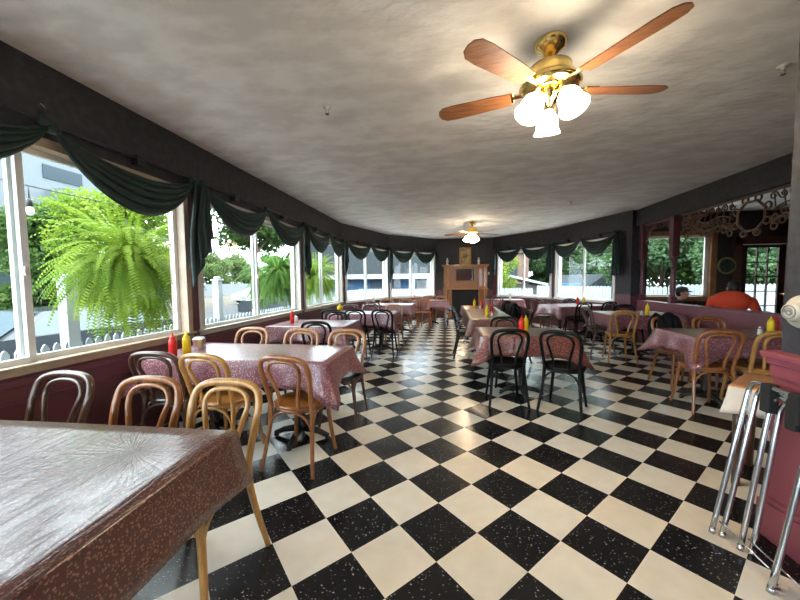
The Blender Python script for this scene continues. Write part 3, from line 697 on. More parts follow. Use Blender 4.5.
# ================================================================== TABLES
def cloth_mesh(hx, hy, over=.21, flare=.07, seed=0, wr=.0015, corner=.32, soft=1.0):
    nx, ny = max(8, int(hx * 30)), max(8, int(hy * 30)); rnd = random.Random(seed)
    V = []; F = []; idx = {}
    ph = [rnd.uniform(0, 6) for _ in range(6)]
    for i in range(nx + 1):
        for j in range(ny + 1):
            x = -hx + 2 * hx * i / nx; y = -hy + 2 * hy * j / ny
            z = wr * (sin(x * 9 + y * 4 + ph[0]) + sin(y * 11 - x * 6 + ph[1]))
            idx[i, j] = len(V); V.append((x, y, .758 + max(z, 0)))
    for i in range(nx):
        for j in range(ny): F.append((idx[i, j], idx[i + 1, j], idx[i + 1, j + 1], idx[i, j + 1]))
    per = [(i, 0) for i in range(nx)] + [(nx, j) for j in range(ny)] + [(i, ny) for i in range(nx, 0, -1)] + [(0, j) for j in range(ny, 0, -1)]
    prev = [idx[p] for p in per]; base = [Vector(V[k]) for k in prev]
    for t in (.03, .10, .24, .42, .6, .8, 1.0):
        cur = []
        for q, (i, j) in enumerate(per):
            p = base[q]; dx = hx - abs(p.x); dy = hy - abs(p.y); dc = max(dx, dy) if min(dx, dy) < 1e-6 else 0
            c = exp(-(dc / .115) ** 2)
            nrm = Vector(((1 if p.x > 0 else -1) if dx < 1e-6 else 0, (1 if p.y > 0 else -1) if dy < 1e-6 else 0, 0))
            diag = Vector((1 if p.x > 0 else -1, 1 if p.y > 0 else -1, 0))
            dirv = (nrm.normalized() * (1 - c) + diag.normalized() * c)
            s = p.x + p.y * 1.3
            wave = soft * (.016 * sin(s * 13 + ph[2]) + .010 * sin(s * 23 + ph[3]))
            valley = -.035 * soft * exp(-((dc - .17) / .06) ** 2)
            out = .008 + t * (.016 + flare * c + wave * (1 - c) + valley)
            drop = over * (1 + corner * c + .03 * soft * sin(s * 5 + ph[4])) * t
            rnd_edge = (.004 + .008 * soft) * (1 - (1 - min(1, t * 3)) ** 2)
            cur.append(len(V)); V.append((p.x + dirv.x * (out * t ** .7 + rnd_edge * .5), p.y + dirv.y * (out * t ** .7 + rnd_edge * .5), .758 - drop))
        n = len(per)
        for q in range(n): F.append((prev[q], cur[q], cur[(q + 1) % n], prev[(q + 1) % n]))
        prev = cur
    mb = MB(); mb.add(V, F, 0, True); return mb
def table(cx, cy_, lx, ly, rot, clothm, tlabel, clabel, over=.21, flare=.07, peds=None, seed=0, corner=.32, soft=1.0):
    hx, hy = lx / 2, ly / 2
    root = empty('dining_table', tlabel, 'table', (cx, cy_, 0), radians(rot), 'cloth covered dining tables')
    mb = MB(); mb.box(-hx + .012, hx - .012, -hy + .012, hy - .012, .72, .754, 0, None, .005); mb.build('tabletop', legw, root)
    if peds is None: peds = (-hx * .52, hx * .52) if lx >= ly else None
    pts = [(p, 0) for p in peds] if lx >= ly else [(0, -hy * .5), (0, hy * .5)]
    if max(lx, ly) < 1.15: pts = [(0, 0)]
    for (px, py) in pts:
        mb = MB(); mb.lathe([(.05, .06), (.042, .1), (.038, .2), (.038, .60), (.045, .66), (.06, .70)], 16, mtx=Matrix.Translation((px, py, 0))); mb.box(px - .2, px + .2, py - .03, py + .03, .695, .72); mb.box(px - .03, px + .03, py - .2, py + .2, .695, .72)
        mb.build('pedestal_column', blackmetal, root)
        mb = MB()
        for a in range(4):
            r = pi / 4 + a * pi / 2 if False else a * pi / 2
            mb.tube([(px + .02 * cos(r), py + .02 * sin(r), .085), (px + .16 * cos(r), py + .16 * sin(r), .06), (px + .25 * cos(r), py + .25 * sin(r), .022)], [.034, .026, .02], 8)
            mb.lathe([(.022, 0), (.022, .012)], 10, mtx=Matrix.Translation((px + .24 * cos(r), py + .24 * sin(r), 0)))
        mb.build('pedestal_base', blackmetal, root)
    c = cloth_mesh(hx, hy, over, flare, seed, corner=corner, soft=soft).build('tablecloth', [clothm, cloth_back])
    md = c.modifiers.new('thick', 'SOLIDIFY'); md.thickness = .002; md.offset = -1; md.material_offset = 1; md.material_offset_rim = 1; md.use_rim = True
    c.location = (cx, cy_, 0); c.rotation_euler = (0, 0, radians(rot)); tag(c, clabel, 'tablecloth', 'printed vinyl tablecloths')
    return root
T = 'table'
table(-1.70, .835, 1.68, .75, 1.6, cloth_near, 'table closest to the camera, in the lower left corner of the photo', 'brown-red printed tablecloth with long glossy wrinkles on the closest table', .215, .03, seed=1, corner=.10, soft=.1)
table(-1.70, 2.70, 1.60, .70, 0, cloth_pink, 'second table from the camera along the left windows, ringed by bentwood chairs', 'mauve printed tablecloth on the second table along the left windows', .20, .15, seed=2, corner=.55)
table(-1.95, 4.67, 1.14, .84, 0, cloth_pink, 'third table along the left windows, with a red bottle by the sill', 'mauve printed tablecloth on the third table along the left windows', .21, .09, seed=3)
table(-1.66, 6.36, 1.38, .74, 0, cloth_pink, 'fourth table along the left windows, with three black chairs on its near side', 'mauve printed tablecloth behind the three black chairs on the left', .22, .09, seed=4, corner=.4)
table(-1.52, 8.66, 1.30, .84, 0, cloth_pink, 'fifth table along the left side, before the window that faces the blue house', 'mauve printed tablecloth on the fifth left table, under the yellow flowers', .22, .07, seed=5)
table(-.50, 10.38, 1.10, .68, 0, cloth_pink, 'table standing in front of the window left of the fireplace', 'mauve printed tablecloth on the table nearest the left of the fireplace', .22, .07, seed=6)
table(.89, 4.06, 1.04, .72, 0, cloth_red, 'table in the middle of the floor with two black chairs on its near side', 'brown-red printed tablecloth behind the two black chairs in mid floor', .21, .13, seed=7, corner=.55)
table(.72, 5.99, .74, 1.44, 0, cloth_red, 'table behind the mid-floor table, nearer one of the pushed-together pair', 'brown-red printed tablecloth on the nearer half of the long central pair', .21, .08, seed=8)
table(.72, 7.47, .74, 1.44, 0, cloth_red, 'table at the fireplace end of the pushed-together central pair', 'brown-red printed tablecloth on the fireplace half of the long central pair', .16, .012, seed=9, corner=.1)
table(1.80, 10.83, 1.14, .66, 0, cloth_pink, 'table under the window just right of the fireplace', 'mauve printed tablecloth on the table right of the fireplace, holding yellow flowers', .2, .06, seed=10)
table(3.04, 8.47, 1.36, .84, 20.4, cloth_pink, 'angled table under the right bay window that faces the grey shed', 'mauve printed tablecloth on the angled table under the right bay window', .22, .05, seed=11)
table(3.36, 6.42, 1.14, .86, 0, cloth_pink, 'table in front of the turned posts, with a honey chair at its near side', 'mauve printed tablecloth on the table in front of the turned posts', .22, .11, seed=12, corner=.45)
table(3.30, 4.14, 1.44, .74, 0, cloth_pink, 'table against the maroon half wall, nearest the pillar, ringed by brown chairs', 'mauve printed tablecloth on the table against the half wall nearest the pillar', .20, .15, seed=13, corner=.55)
# small table behind the pillar: plain wooden legs
root = empty('side_table', 'small wooden table just behind the pillar at the right edge', 'table', (2.16, 2.43, 0), radians(42.6))
mb = MB(); mb.box(-.24, .24, -.19, .19, .64, .668, 0, None, .005); mb.build('tabletop', legw, root)
for sx in (-1, 1):
    for sy in (-1, 1):
        mb = MB(); mb.tube([(sx * .20, sy * .155, .64), (sx * .20, sy * .155, 0)], [.032, .022], 8); mb.build('leg', legw, root)
def flap_cloth():
    mb = cloth_mesh(.25, .20, .145, .02, 21, .001, .25, .4); return mb
c = flap_cloth().build('tablecloth', [cloth_orange, cloth_back])
# the hanging edge is turned out so its white backing shows
for p in c.data.polygons:
    if p.center.z < .75: p.material_index = 1
md = c.modifiers.new('thick', 'SOLIDIFY'); md.thickness = .002; md.offset = -1
c.location = (2.16, 2.43, -.084); c.rotation_euler = (0, 0, radians(42.6)); tag(c, 'orange printed tablecloth with white turned edge on the small table behind the pillar', 'tablecloth')

# ------------------------------------------------ chairs, one by one
chair('dark', -2.20, 1.60, 180, 'dark bentwood chair beside the wall below the fern window, closest table')
chair('brown', -1.60, 1.56, 180, 'brown bentwood chair at the closest table, between the dark and the honey chair')
chair('honey', -1.14, 1.56, 180, 'honey bentwood chair tucked behind the corner of the closest table')
chair('dark', -2.19, 2.13, 4, 'dark bentwood chair by the wall on the near side of the second left table')
chair('honey', -1.76, 2.10, -3, 'honey bentwood chair on the near side of the second left table')
chair('brown', -1.14, 2.10, -6, 'orange-brown bentwood chair with full seat in view, at the second left table')
chair('tan', -2.17, 3.42, 180, 'tan bentwood chair by the wall on the far side of the second left table')
chair('tan', -1.56, 3.37, 180, 'tan bentwood chair in the middle of the far side of the second left table')
two = chair('tan', -1.05, 3.36, 184, 'tan backed bentwood chair with dark legs, aisle end of the second left table')
for ch in two.children:
    if ch.name.split('.')[0] in ('leg', 'seat', 'seat_ring', 'brace'): recolour(ch, {tanw: darkw, brown_seat: cane_dark})
chair('black', -1.68, 4.00, 5, 'black bentwood chair on the near side of the third left table')
chair('black', -1.86, 5.36, 180, 'black bentwood chair on the far side of the third left table, facing the camera')
chair('black', -2.10, 5.74, 0, 'black bentwood chair nearest the wall in the row of three at the fourth left table')
chair('black', -1.66, 5.74, 0, 'middle black bentwood chair in the row of three at the fourth left table')
chair('black', -1.16, 5.74, -5, 'black bentwood chair at the aisle end of the row of three, fourth left table')
chair('dark', -2.10, 6.99, 180, 'dark bentwood chair by the window on the far side of the fourth left table')
chair('dark', -1.62, 6.99, 180, 'dark bentwood chair in the middle of the far side of the fourth left table')
chair('tan', -1.12, 6.99, 178, 'pale tan bentwood chair on the far aisle side of the fourth left table')
chair('dark', -1.85, 7.98, 0, 'dark bentwood chair on the near side of the fifth left table')
chair('tan', -1.72, 9.36, 180, 'tan bentwood chair on the far side of the fifth left table, toward the window')
chair('tan', -1.18, 9.36, 180, 'tan bentwood chair on the far side of the fifth left table, toward the aisle')
chair('dark', -.95, 9.75, 0, 'dark bentwood chair behind the slat-back chair, facing the table left of the fireplace')
chair('tan', -.62, 11.0, 180, 'tan bentwood chair under the window left of the fireplace, back to the wall')
chair('tan', -.18, 11.0, 180, 'tan bentwood chair closest to the fireplace opening, left of it')
chair('black', .66, 3.51, 2, 'left one of the two black bentwood chairs in mid floor, back to the camera')
chair('black', 1.11, 3.42, -30, 'right one of the two black bentwood chairs in mid floor, turned sideways')
chair('black', .80, 4.70, 180, 'black bentwood chair on the far side of the mid-floor table')
chair('black', .09, 5.95, -90, 'black bentwood chair seen edge-on at the aisle side of the long central pair')
chair('black', 1.40, 5.75, 90, 'black bentwood chair on the right side of the central pair, nearest the camera')
chair('black', 1.36, 6.95, 88, 'black bentwood chair under the dark jacket, right of the central pair')
chair('black', 1.36, 7.70, 92, 'black bentwood chair under the farther dark jacket, right of the central pair')
chair('dark', 1.50, 11.45, 180, 'dark bentwood chair under the window right of the fireplace, toward the hearth')
chair('dark', 1.50, 10.22, 0, 'dark bentwood chair on the near side of the table right of the fireplace')
def off(cx, cy_, rot, u, v):
    r = radians(rot); return cx + u * cos(r) - v * sin(r), cy_ + u * sin(r) + v * cos(r)
for tone, u, v, ro, lab in (('dark', -.52, .70, 200, 'dark bentwood chair on the far side of the angled table, at its aisle end'),
                            ('dark', -.02, .70, 200, 'dark bentwood chair in the middle of the far side of the angled table'),
                            ('black', .48, .70, 200, 'black bentwood chair on the far side of the angled table, under the bay window'),
                            ('black', -.25, -.68, 20, 'black bentwood chair on the near side of the angled table, back to the camera'),
                            ('black', .42, -.68, 22, 'black bentwood chair on the near side of the angled table, closest to the wall')):
    x, y = off(3.04, 8.47, 20.4, u, v); chair(tone, x, y, ro, lab)
chair('honey', 2.84, 5.70, -8, 'honey bentwood chair with arched bracing, near side of the table before the turned posts')
chair('black', 3.50, 7.10, 180, 'black bentwood chair on the far side of the table before the turned posts')
chair('dark', 2.55, 6.50, -90, 'dark bentwood chair tucked in at the aisle end of the table before the turned posts')
chair('brown', 2.93, 4.86, 180, 'brown bentwood chair wearing a black jacket, far side of the half wall table')
chair('brown', 3.42, 4.86, 180, 'brown bentwood chair without a jacket, far side of the half wall table')
chair('brown', 2.67, 3.58, -4, 'brown bentwood chair in full view at the near side of the half wall table')
chair('honey', 3.15, 3.55, 0, 'honey bentwood chair partly hidden by the pillar, at the half wall table')
chair('brown', 4.51, 5.94, -46, 'brown bentwood chair carrying the man in the orange-red shirt')
chair('brown', 4.59, 7.84, -122, 'brown bentwood chair carrying the man in the grey cap')
# slat-back chair
root = empty('slat_back_chair', 'orange wooden chair with a vertical slat back, in front of the fireplace table', 'chair', (-.66, 9.55, 0), radians(-4))
mb = MB(); mb.box(-.2, .2, -.19, .2, .43, .465, 0, None, .008); mb.build('seat', orangew, root)
for s in (-1, 1):
    mb = MB(); mb.box(s * .18 - .02, s * .18 + .02, .15, .19, 0, .43, 0, None, .004); mb.build('leg', orangew, root)
    mb = MB(); mb.tube([(s * .18, -.19, 0), (s * .18, -.17, .45), (s * .185, -.23, .86)], .021, 8); mb.build('leg', orangew, root)
mb = MB(); mb.box(-.2, .2, -.245, -.21, .79, .87, 0, None, .008); mb.box(-.18, .18, -.215, -.185, .53, .56, 0, None, .004); mb.build('back_rail', orangew, root)
for k in range(4):
    mb = MB(); x = -.108 + k * .072; mb.tube([(x, -.2, .54), (x, -.228, .81)], .011, 6); mb.build('back_slat', orangew, root)
mb = MB()
for y in (.17, -.18): mb.box(-.17, .17, y - .01, y + .01, .2, .23)
for s in (-1, 1): mb.box(s * .18 - .01, s * .18 + .01, -.17, .16, .26, .285)
mb.build('stretcher', orangew, root)

# jackets over chair backs
def jacket(hx, hy, rot, label, m=jacketmat, zt=.868, drop=.36, w=.23, seed=0, name='jacket', cat='jacket'):
    """folded garment draped over the back of a chair whose hoop top is at hx, hy"""
    r = radians(rot); root = empty(name, label, cat, (hx, hy, 0), r)
    rnd = random.Random(seed); ph = [rnd.uniform(0, 6) for _ in range(5)]
    def fn(u, v):
        a = (v - .5) * 2      # -1 back of chair outside, 1 inside
        x = (u - .5) * 2 * w * (1 - .14 * (1 - abs(a))) 
        z = zt + .018 - drop * (abs(a) ** 1.5) * (1 + .18 * sin(u * 6 + ph[0]) + .08 * sin(u * 13 + ph[1])) + .02 * sin(u * 9 + ph[2])
        y = (.05 * (1 if a > 0 else -1) * min(1, abs(a) * 3)) + .016 * sin(u * 17 + v * 5 + ph[3]) * min(1, abs(a) * 2) + .10 * max(a, 0) * .35 + (.03 * abs(a))*(1 if a>0 else -.5)
        return (x, y, z)
    mb = MB(); mb.grid(fn, 26, 26); o = mb.build('body', m, root); md = o.modifiers.new('thick', 'SOLIDIFY'); md.thickness = .02; md.offset = 1
    if name == 'jacket':
        for s in (-1, 1):
            mb = MB(); mb.tube(catmull([(s * w * .7, -.03, zt - .02), (s * (w - .02), -.075, zt - .10), (s * (w - .03), -.09, zt - .22), (s * (w - .05), -.085, zt - .34)], 5), [.042] * 6 + [.04] * 5 + [.034] * 5, 10)
            mb.build('sleeve', m, root)
    return root
jacket(2.93, 4.875, 180, 'black jacket hung over the brown chair at the half wall table', seed=1, w=.15, drop=.26)
jacket(1.36, 6.95, 88, 'black jacket bunched over the middle chair right of the central pair', seed=2, w=.17)
jacket(1.36, 7.70, 92, 'black jacket over the farthest chair right of the central pair', seed=3, w=.17)
jacket(.075, 5.95, -90, 'grey patterned garment draped over the edge-on black chair by the aisle', patterned, drop=.30, w=.2, seed=4, name='patterned_shawl', cat='garment')

# ================================================================== TABLEWARE
TZ = .761
def make_bottle(m, nozzle_m, h, label, name='squeeze_bottle'):
    root = empty(name, label, 'bottle'); k = h / .2
    mb = MB(); mb.lathe([(.027, 0), (.031, .004), (.031, .13 * k), (.029, .14 * k), (.022, .15 * k)], 18); mb.build('body', m, root)
    mb = MB(); mb.lathe([(.024, .15 * k), (.024, .162 * k), (.012, .168 * k), (.004, .2 * k)], 14); mb.build('nozzle', nozzle_m, root)
    return root
BP = {}
def bottle(col, x, y, label, h=.2):
    m = {'red': redplastic, 'yellow': yellowplastic, 'orange': orangeplastic}[col]; g = 'condiment bottles on the tables'
    if (col, h) not in BP:
        o = make_bottle(m, m, h, label); o.location = (x, y, TZ); o['group'] = g; BP[col, h] = o; return o
    return dup(BP[col, h], label, (x, y, TZ), 0, g)
SP = {}
def shaker(x, y, label):
    g = 'salt shakers on the tables'
    if 's' not in SP:
        root = empty('salt_shaker', label, 'shaker', (x, y, TZ), 0, g)
        mb = MB(); mb.lathe([(.02, 0), (.022, .004), (.018, .06), (.017, .065)], 12); mb.build('body', whiteceramic, root)
        mb = MB(); mb.lathe([(.018, .065), (.018, .08), (.010, .09), (.001, .092)], 12); mb.build('lid', chrome, root); SP['s'] = root; return root
    return dup(SP['s'], label, (x, y, TZ), 0, g)
bottle('red', -2.29, 2.44, 'red squeeze bottle by the fern window, on the second left table')
bottle('yellow', -2.24, 2.53, 'yellow squeeze bottle by the fern window, on the second left table')
bottle('red', -2.30, 4.62, 'red squeeze bottle by the sill on the third left table')
shaker(-2.28, 4.74, 'white salt shaker right of the red bottle on the third left table')
shaker(-2.34, 4.82, 'white pepper shaker against the sill on the third left table')
bottle('orange', -1.0, 10.25, 'orange squeeze bottle on the table left of the fireplace')
bottle('red', -1.02, 10.45, 'red squeeze bottle beside the orange one, left of the fireplace')
bottle('red', .86, 3.95, 'red squeeze bottle in the middle of the mid-floor table')
bottle('yellow', .925, 4.02, 'yellow squeeze bottle right of the red one on the mid-floor table')
bottle('yellow', .62, 7.55, 'yellow squeeze bottle alone at the fireplace end of the central pair')
bottle('red', .77, 7.40, 'red squeeze bottle beside the white shaker at the fireplace end of the central pair')
shaker(.72, 7.28, 'white salt shaker at the fireplace end of the central pair')
bottle('yellow', .69, 5.80, 'yellow squeeze bottle on the nearer half of the central pair')
bottle('red', .78, 5.92, 'dark red squeeze bottle right behind the yellow one, nearer half of the central pair')
shaker(.76, 5.74, 'white salt shaker right of the yellow bottle on the nearer half of the central pair')
bottle('red', 3.20, 8.62, 'red squeeze bottle on the angled table by the right bay window')
bottle('yellow', 3.36, 8.66, 'yellow squeeze bottle on the angled table by the right bay window')
bottle('yellow', 3.36, 6.06, 'yellow squeeze bottle on the table before the turned posts')
shaker(3.27, 6.05, 'white salt shaker left of the yellow bottle, table before the turned posts')
bottle('yellow', 3.47, 4.05, 'yellow squeeze bottle at the half wall table, left of the pillar')
bottle('red', 3.57, 4.12, 'red squeeze bottle just left of the pillar, half wall table')
shaker(3.36, 4.04, 'white salt shaker left of the yellow bottle, half wall table')
# napkin dispenser on the second table
root = empty('napkin_dispenser', 'small grey napkin dispenser right of the yellow bottle, second left table', 'dispenser', (-2.26, 2.70, TZ), radians(15))
mb = MB(); mb.box(-.045, .045, -.035, .035, 0, .11, 0, None, .008); mb.build('case', chrome, root)
mb = MB(); mb.box(-.036, .036, -.028, .028, .105, .122, 0, None, .003); mb.build('napkin', whiteceramic, root)
# flowers / citronella like yellow pieces
def flowers(x, y, label, m=yellowplastic, n=6):
    root = empty('flower_vase', label, 'vase', (x, y, TZ), 0, 'flower vases on the tables')
    mb = MB(); mb.lathe([(.03, 0), (.036, .02), (.03, .08), (.02, .11), (.024, .12)], 14); mb.build('vase', whiteceramic, root)
    for k in range(n):
        a = k * 2 * pi / n; rr = .06 if k else .0; p = Vector((rr * cos(a), rr * sin(a), .18 + .03 * (k % 2)))
        mb = MB(); mb.tube([(0, 0, .1), p], .003, 5); st = mb.build('flower_stem', leaf_mid, root)
        mb = MB()
        for q in range(6):
            b = q * pi / 3; mb.ell((p.x + .02 * cos(b), p.y + .02 * sin(b), p.z), (.015, .015, .008), 8, 4)
        mb.ell((p.x, p.y, p.z + .004), (.010, .010, .008), 8, 4); mb.build('flower', m, st)
flowers(-1.95, 8.62, 'vase of yellow flowers on the fifth left table')
flowers(1.98, 10.72, 'vase of yellow flowers on the table right of the fireplace')
root = empty('squeeze_bottle', 'round yellow bottle by the sill at the wall end of the fourth left table', 'bottle', (-2.2, 6.55, TZ))
mb = MB(); mb.lathe([(.03, 0), (.055, .02), (.065, .06), (.055, .10), (.025, .125)], 18); mb.build('body', yellowplastic, root)
mb = MB(); mb.lathe([(.022, .12), (.022, .145), (.012, .15)], 12); mb.build('cap', yellowplastic, root)

# ================================================================== TRAY STANDS, PILLAR
def tray_stand(pA, pB, top_dx, zt, label, n_strap=2, off=.0):
    """folded tray stand leaning on the pillar: two nested chrome U frames, feet on the line pA-pB"""
    pA = Vector((*pA, 0)); pB = Vector((*pB, 0)); root = empty('tray_stand', label, 'tray stand', pA, 0, 'chrome tray stands by the pillar')
    for k, (ins, dz, fx) in enumerate(((0, 0, 0), (.028, -.02, .03))):
        d = (pB - pA).normalized()
        a = pA + d * ins + Vector((fx, 0, 0)) - pA; b = pB - d * ins + Vector((fx, 0, 0)) - pA
        up = Vector((top_dx - fx * .4, 0.045, zt + dz)); r = .06
        A1 = a + up; B1 = b + up
        P = [a + Vector((0, 0, .008)), a + up * .45, A1 - up.normalized() * r * 1.6, A1 - up.normalized() * r * .5 + d * r * .12, A1 + d * r * .55, A1 + d * r * 1.4, (A1 + B1) / 2, B1 - d * r * 1.4, B1 - d * r * .55, B1 - up.normalized() * r * .5 - d * r * .12, B1 - up.normalized() * r * 1.6, b + up * .45, b + Vector((0, 0, .008))]
        mb = MB(); mb.tube(catmull(P, 4), .0125, 10); fr = mb.build('tube_frame', chrome, root)
        mb = MB()
        for q in (a, b): mb.tube([q + Vector((0, 0, 0.0)), q + up * .03], .0145, 10)
        mb.build('foot', chrome, fr)
    d = (pB - pA).normalized(); L = (pB - pA).length; up = Vector((top_dx, .045, zt))
    for f in ((.30, .72)[:n_strap]):
        c = d * L * f + up
        mb = MB(); mb.box(-.02, .03, -.026, .026, -.13, .016, 0, Matrix.Translation(c), .008); mb.build('strap', blackstrap, root)
    mb = MB()
    p = up * .10
    mb.tube([p + d * .03, p + d * (L - .03)], .004, 6); mb.build('cross_wire', chrome, root)
    return root
tray_stand((1.425, 1.925), (1.405, 1.575), .185, .83, 'folded chrome tray stand leaning on the pillar, its foot nearest the small table')
tray_stand((1.475, 1.815), (1.455, 1.44), .145, .79, 'folded chrome tray stand between the pillar and the other tray stand')
# wall-mounted ivory dispenser
root = empty('wall_dispenser', 'round ivory fixture with a grey embossed end on the slate pillar', 'wall fixture', (PX, 1.86, 1.21))
rot = Matrix.Rotation(-pi / 2, 4, 'Y')
mb = MB(); mb.lathe([(.0, 0), (.075, 0), (.082, .006), (.078, .014), (.055, .02), (.045, .022)], 32, 0, rot, ends=False); mb.build('back_plate', ivory, root)
mb = MB(); mb.lathe([(.046, .015), (.046, .05), (.040, .06), (.0, .062)], 28, 0, rot, ends=False); bd = mb.build('barrel', ivory, root)
mb = MB(); mb.tube([(-.063, .022 * cos(t * .45) * (1 - t / 26), .022 * sin(t * .45) * (1 - t / 26)) for t in range(22)], .004, 6); mb.tube([(-.062, .032 * cos(k * pi / 12), .032 * sin(k * pi / 12)) for k in range(24)], .003, 6, closed=True); mb.build('swirl', mat('grey_emboss', (.25, .26, .26), .4), bd)
# plaque
root = empty('wall_plaque', 'round dark green plaque with an olive rim beside the glazed door', 'plaque', (6.40, FAR_Y - .002, 1.66))
rot = Matrix.Rotation(pi / 2, 4, 'X')
mb = MB(); mb.lathe([(0, 0), (.165, 0), (.165, .012), (.0, .014)], 32, 0, rot, ends=False); mb.build('disc', darkgreen, root)
mb = MB(); mb.tube([(.175 * cos(2 * pi * k / 32), -.012, .175 * sin(2 * pi * k / 32)) for k in range(32)], .02, 8, closed=True); mb.build('rim', pottery, root)

# sprinkler heads
for k, (x, y, lab) in enumerate(((-1.03, 2.83, 'small sprinkler head on the left part of the ceiling'), (2.40, 2.82, 'small sprinkler head on the ceiling near the pillar'), (2.40, 6.88, 'small sprinkler head on the ceiling before the right bay window'))):
    root = empty('sprinkler_head', lab, 'sprinkler', (x, y, CH), 0, 'ceiling sprinkler heads')
    mb = MB(); mb.lathe([(.036, 0), (.034, -.008), (.014, -.012), (.012, -.03)], 18); mb.build('escutcheon', whiteceramic, root)
    mb = MB(); mb.tube([(-.012, 0, -.028), (-.016, 0, -.045), (0, 0, -.06), (.016, 0, -.045), (.012, 0, -.028)], .003, 6); mb.lathe([(.018, -.06), (.018, -.063)], 12); mb.build('deflector', chrome, root)

# ================================================================== CEILING FANS
def make_fan(label, loc, angles, tilt=0):
    root = empty('ceiling_fan', label, 'ceiling fan', loc, 0, 'brass ceiling fans')
    mb = MB(); mb.lathe([(.098, 0), (.10, -.012), (.092, -.03), (.078, -.048), (.06, -.058), (.05, -.072), (.022, -.088)], 28); mb.build('canopy', brass, root)
    mb = MB(); mb.lathe([(.013, -.07), (.013, -.17)], 12); mb.build('downrod', brass, root)
    mb = MB(); mb.lathe([(.02, -.135), (.10, -.145), (.128, -.16), (.132, -.21), (.132, -.235), (.175, -.252), (.188, -.275), (.17, -.298), (.12, -.31), (.075, -.315)], 32); mb.build('motor_housing', brass, root)
    for a in angles:
        m = Matrix.Rotation(radians(a), 4, 'Z') @ Matrix.Translation((0, 0, -.292)) @ Matrix.Rotation(radians(11), 4, 'X')
        mb = MB(); mb.box(.10, .27, -.018, .018, -.006, .006, 0, m, .004); mb.box(.22, .30, -.045, .045, -.006, .003, 0, m, .003); ir = mb.build('blade_iron', brass, root)
        pts = [(.24, -.052), (.34, -.062), (.62, -.072), (.70, -.066), (.735, -.04), (.745, 0), (.735, .04), (.70, .066), (.62, .072), (.34, .062), (.24, .052)]
        mb = MB(); mb.prism(pts, -.014, -.007, 0, m); mb.build('blade', bladew, ir)
    mb = MB(); mb.lathe([(.075, -.315), (.06, -.33), (.062, -.355), (.04, -.38), (.02, -.40), (.012, -.415)], 24); kit = mb.build('light_kit', brass, root)
    for k in range(3):
        a = radians((-143, -62, 78)[k]); m = Matrix.Rotation(a, 4, 'Z')
        mb = MB(); mb.tube(catmull([(.05, 0, -.345), (.085, 0, -.335), (.115, 0, -.35), (.125, 0, -.375)], 4), .010, 8, 0, mtx=m); mb.build('lamp_arm', brass, kit)
        mm = m @ Matrix.Translation((.125, 0, -.365)) @ Matrix.Rotation(radians(-28), 4, 'Y')
        mb = MB(); mb.lathe([(.028, 0), (.038, -.015), (.060, -.045), (.068, -.08), (.070, -.115), (.086, -.15)], 24, 0, mm, ends=False); sh = mb.build('lamp_shade', shadeglow, kit); solid(sh, .003)
        mb = MB(); mb.ell((0, 0, -.065), (.022, .022, .034), 12, 8, 0, mm); mb.build('bulb', bulbglow, kit)
        ld = bpy.data.lights.new('lamp_light', 'POINT'); ld.energy = LAMP_W; ld.color = (1.0, .88, .72); ld.shadow_soft_size = .10
        lo = bpy.data.objects.new('lamp_light', ld); COL.objects.link(lo); lo.parent = kit; lo.location = (mm @ Vector((0, 0, -.165)))
    mb = MB(); mb.tube([(.03, -.02, -.40), (.03, -.02, -.52)], .0018, 5); mb.ell((.03, -.02, -.53), (.007, .007, .012), 8, 6); mb.build('pull_chain', brass, root)
    return root
make_fan('large brass ceiling fan with wooden blades and lit glass shades, nearest the camera', (.66, 2.31, CH), (-56, 8, 163, 222))
make_fan('farther brass ceiling fan with lit shades, hanging toward the fireplace', (.66, 8.86, CH), (-50, 22, 94, 166, 238))

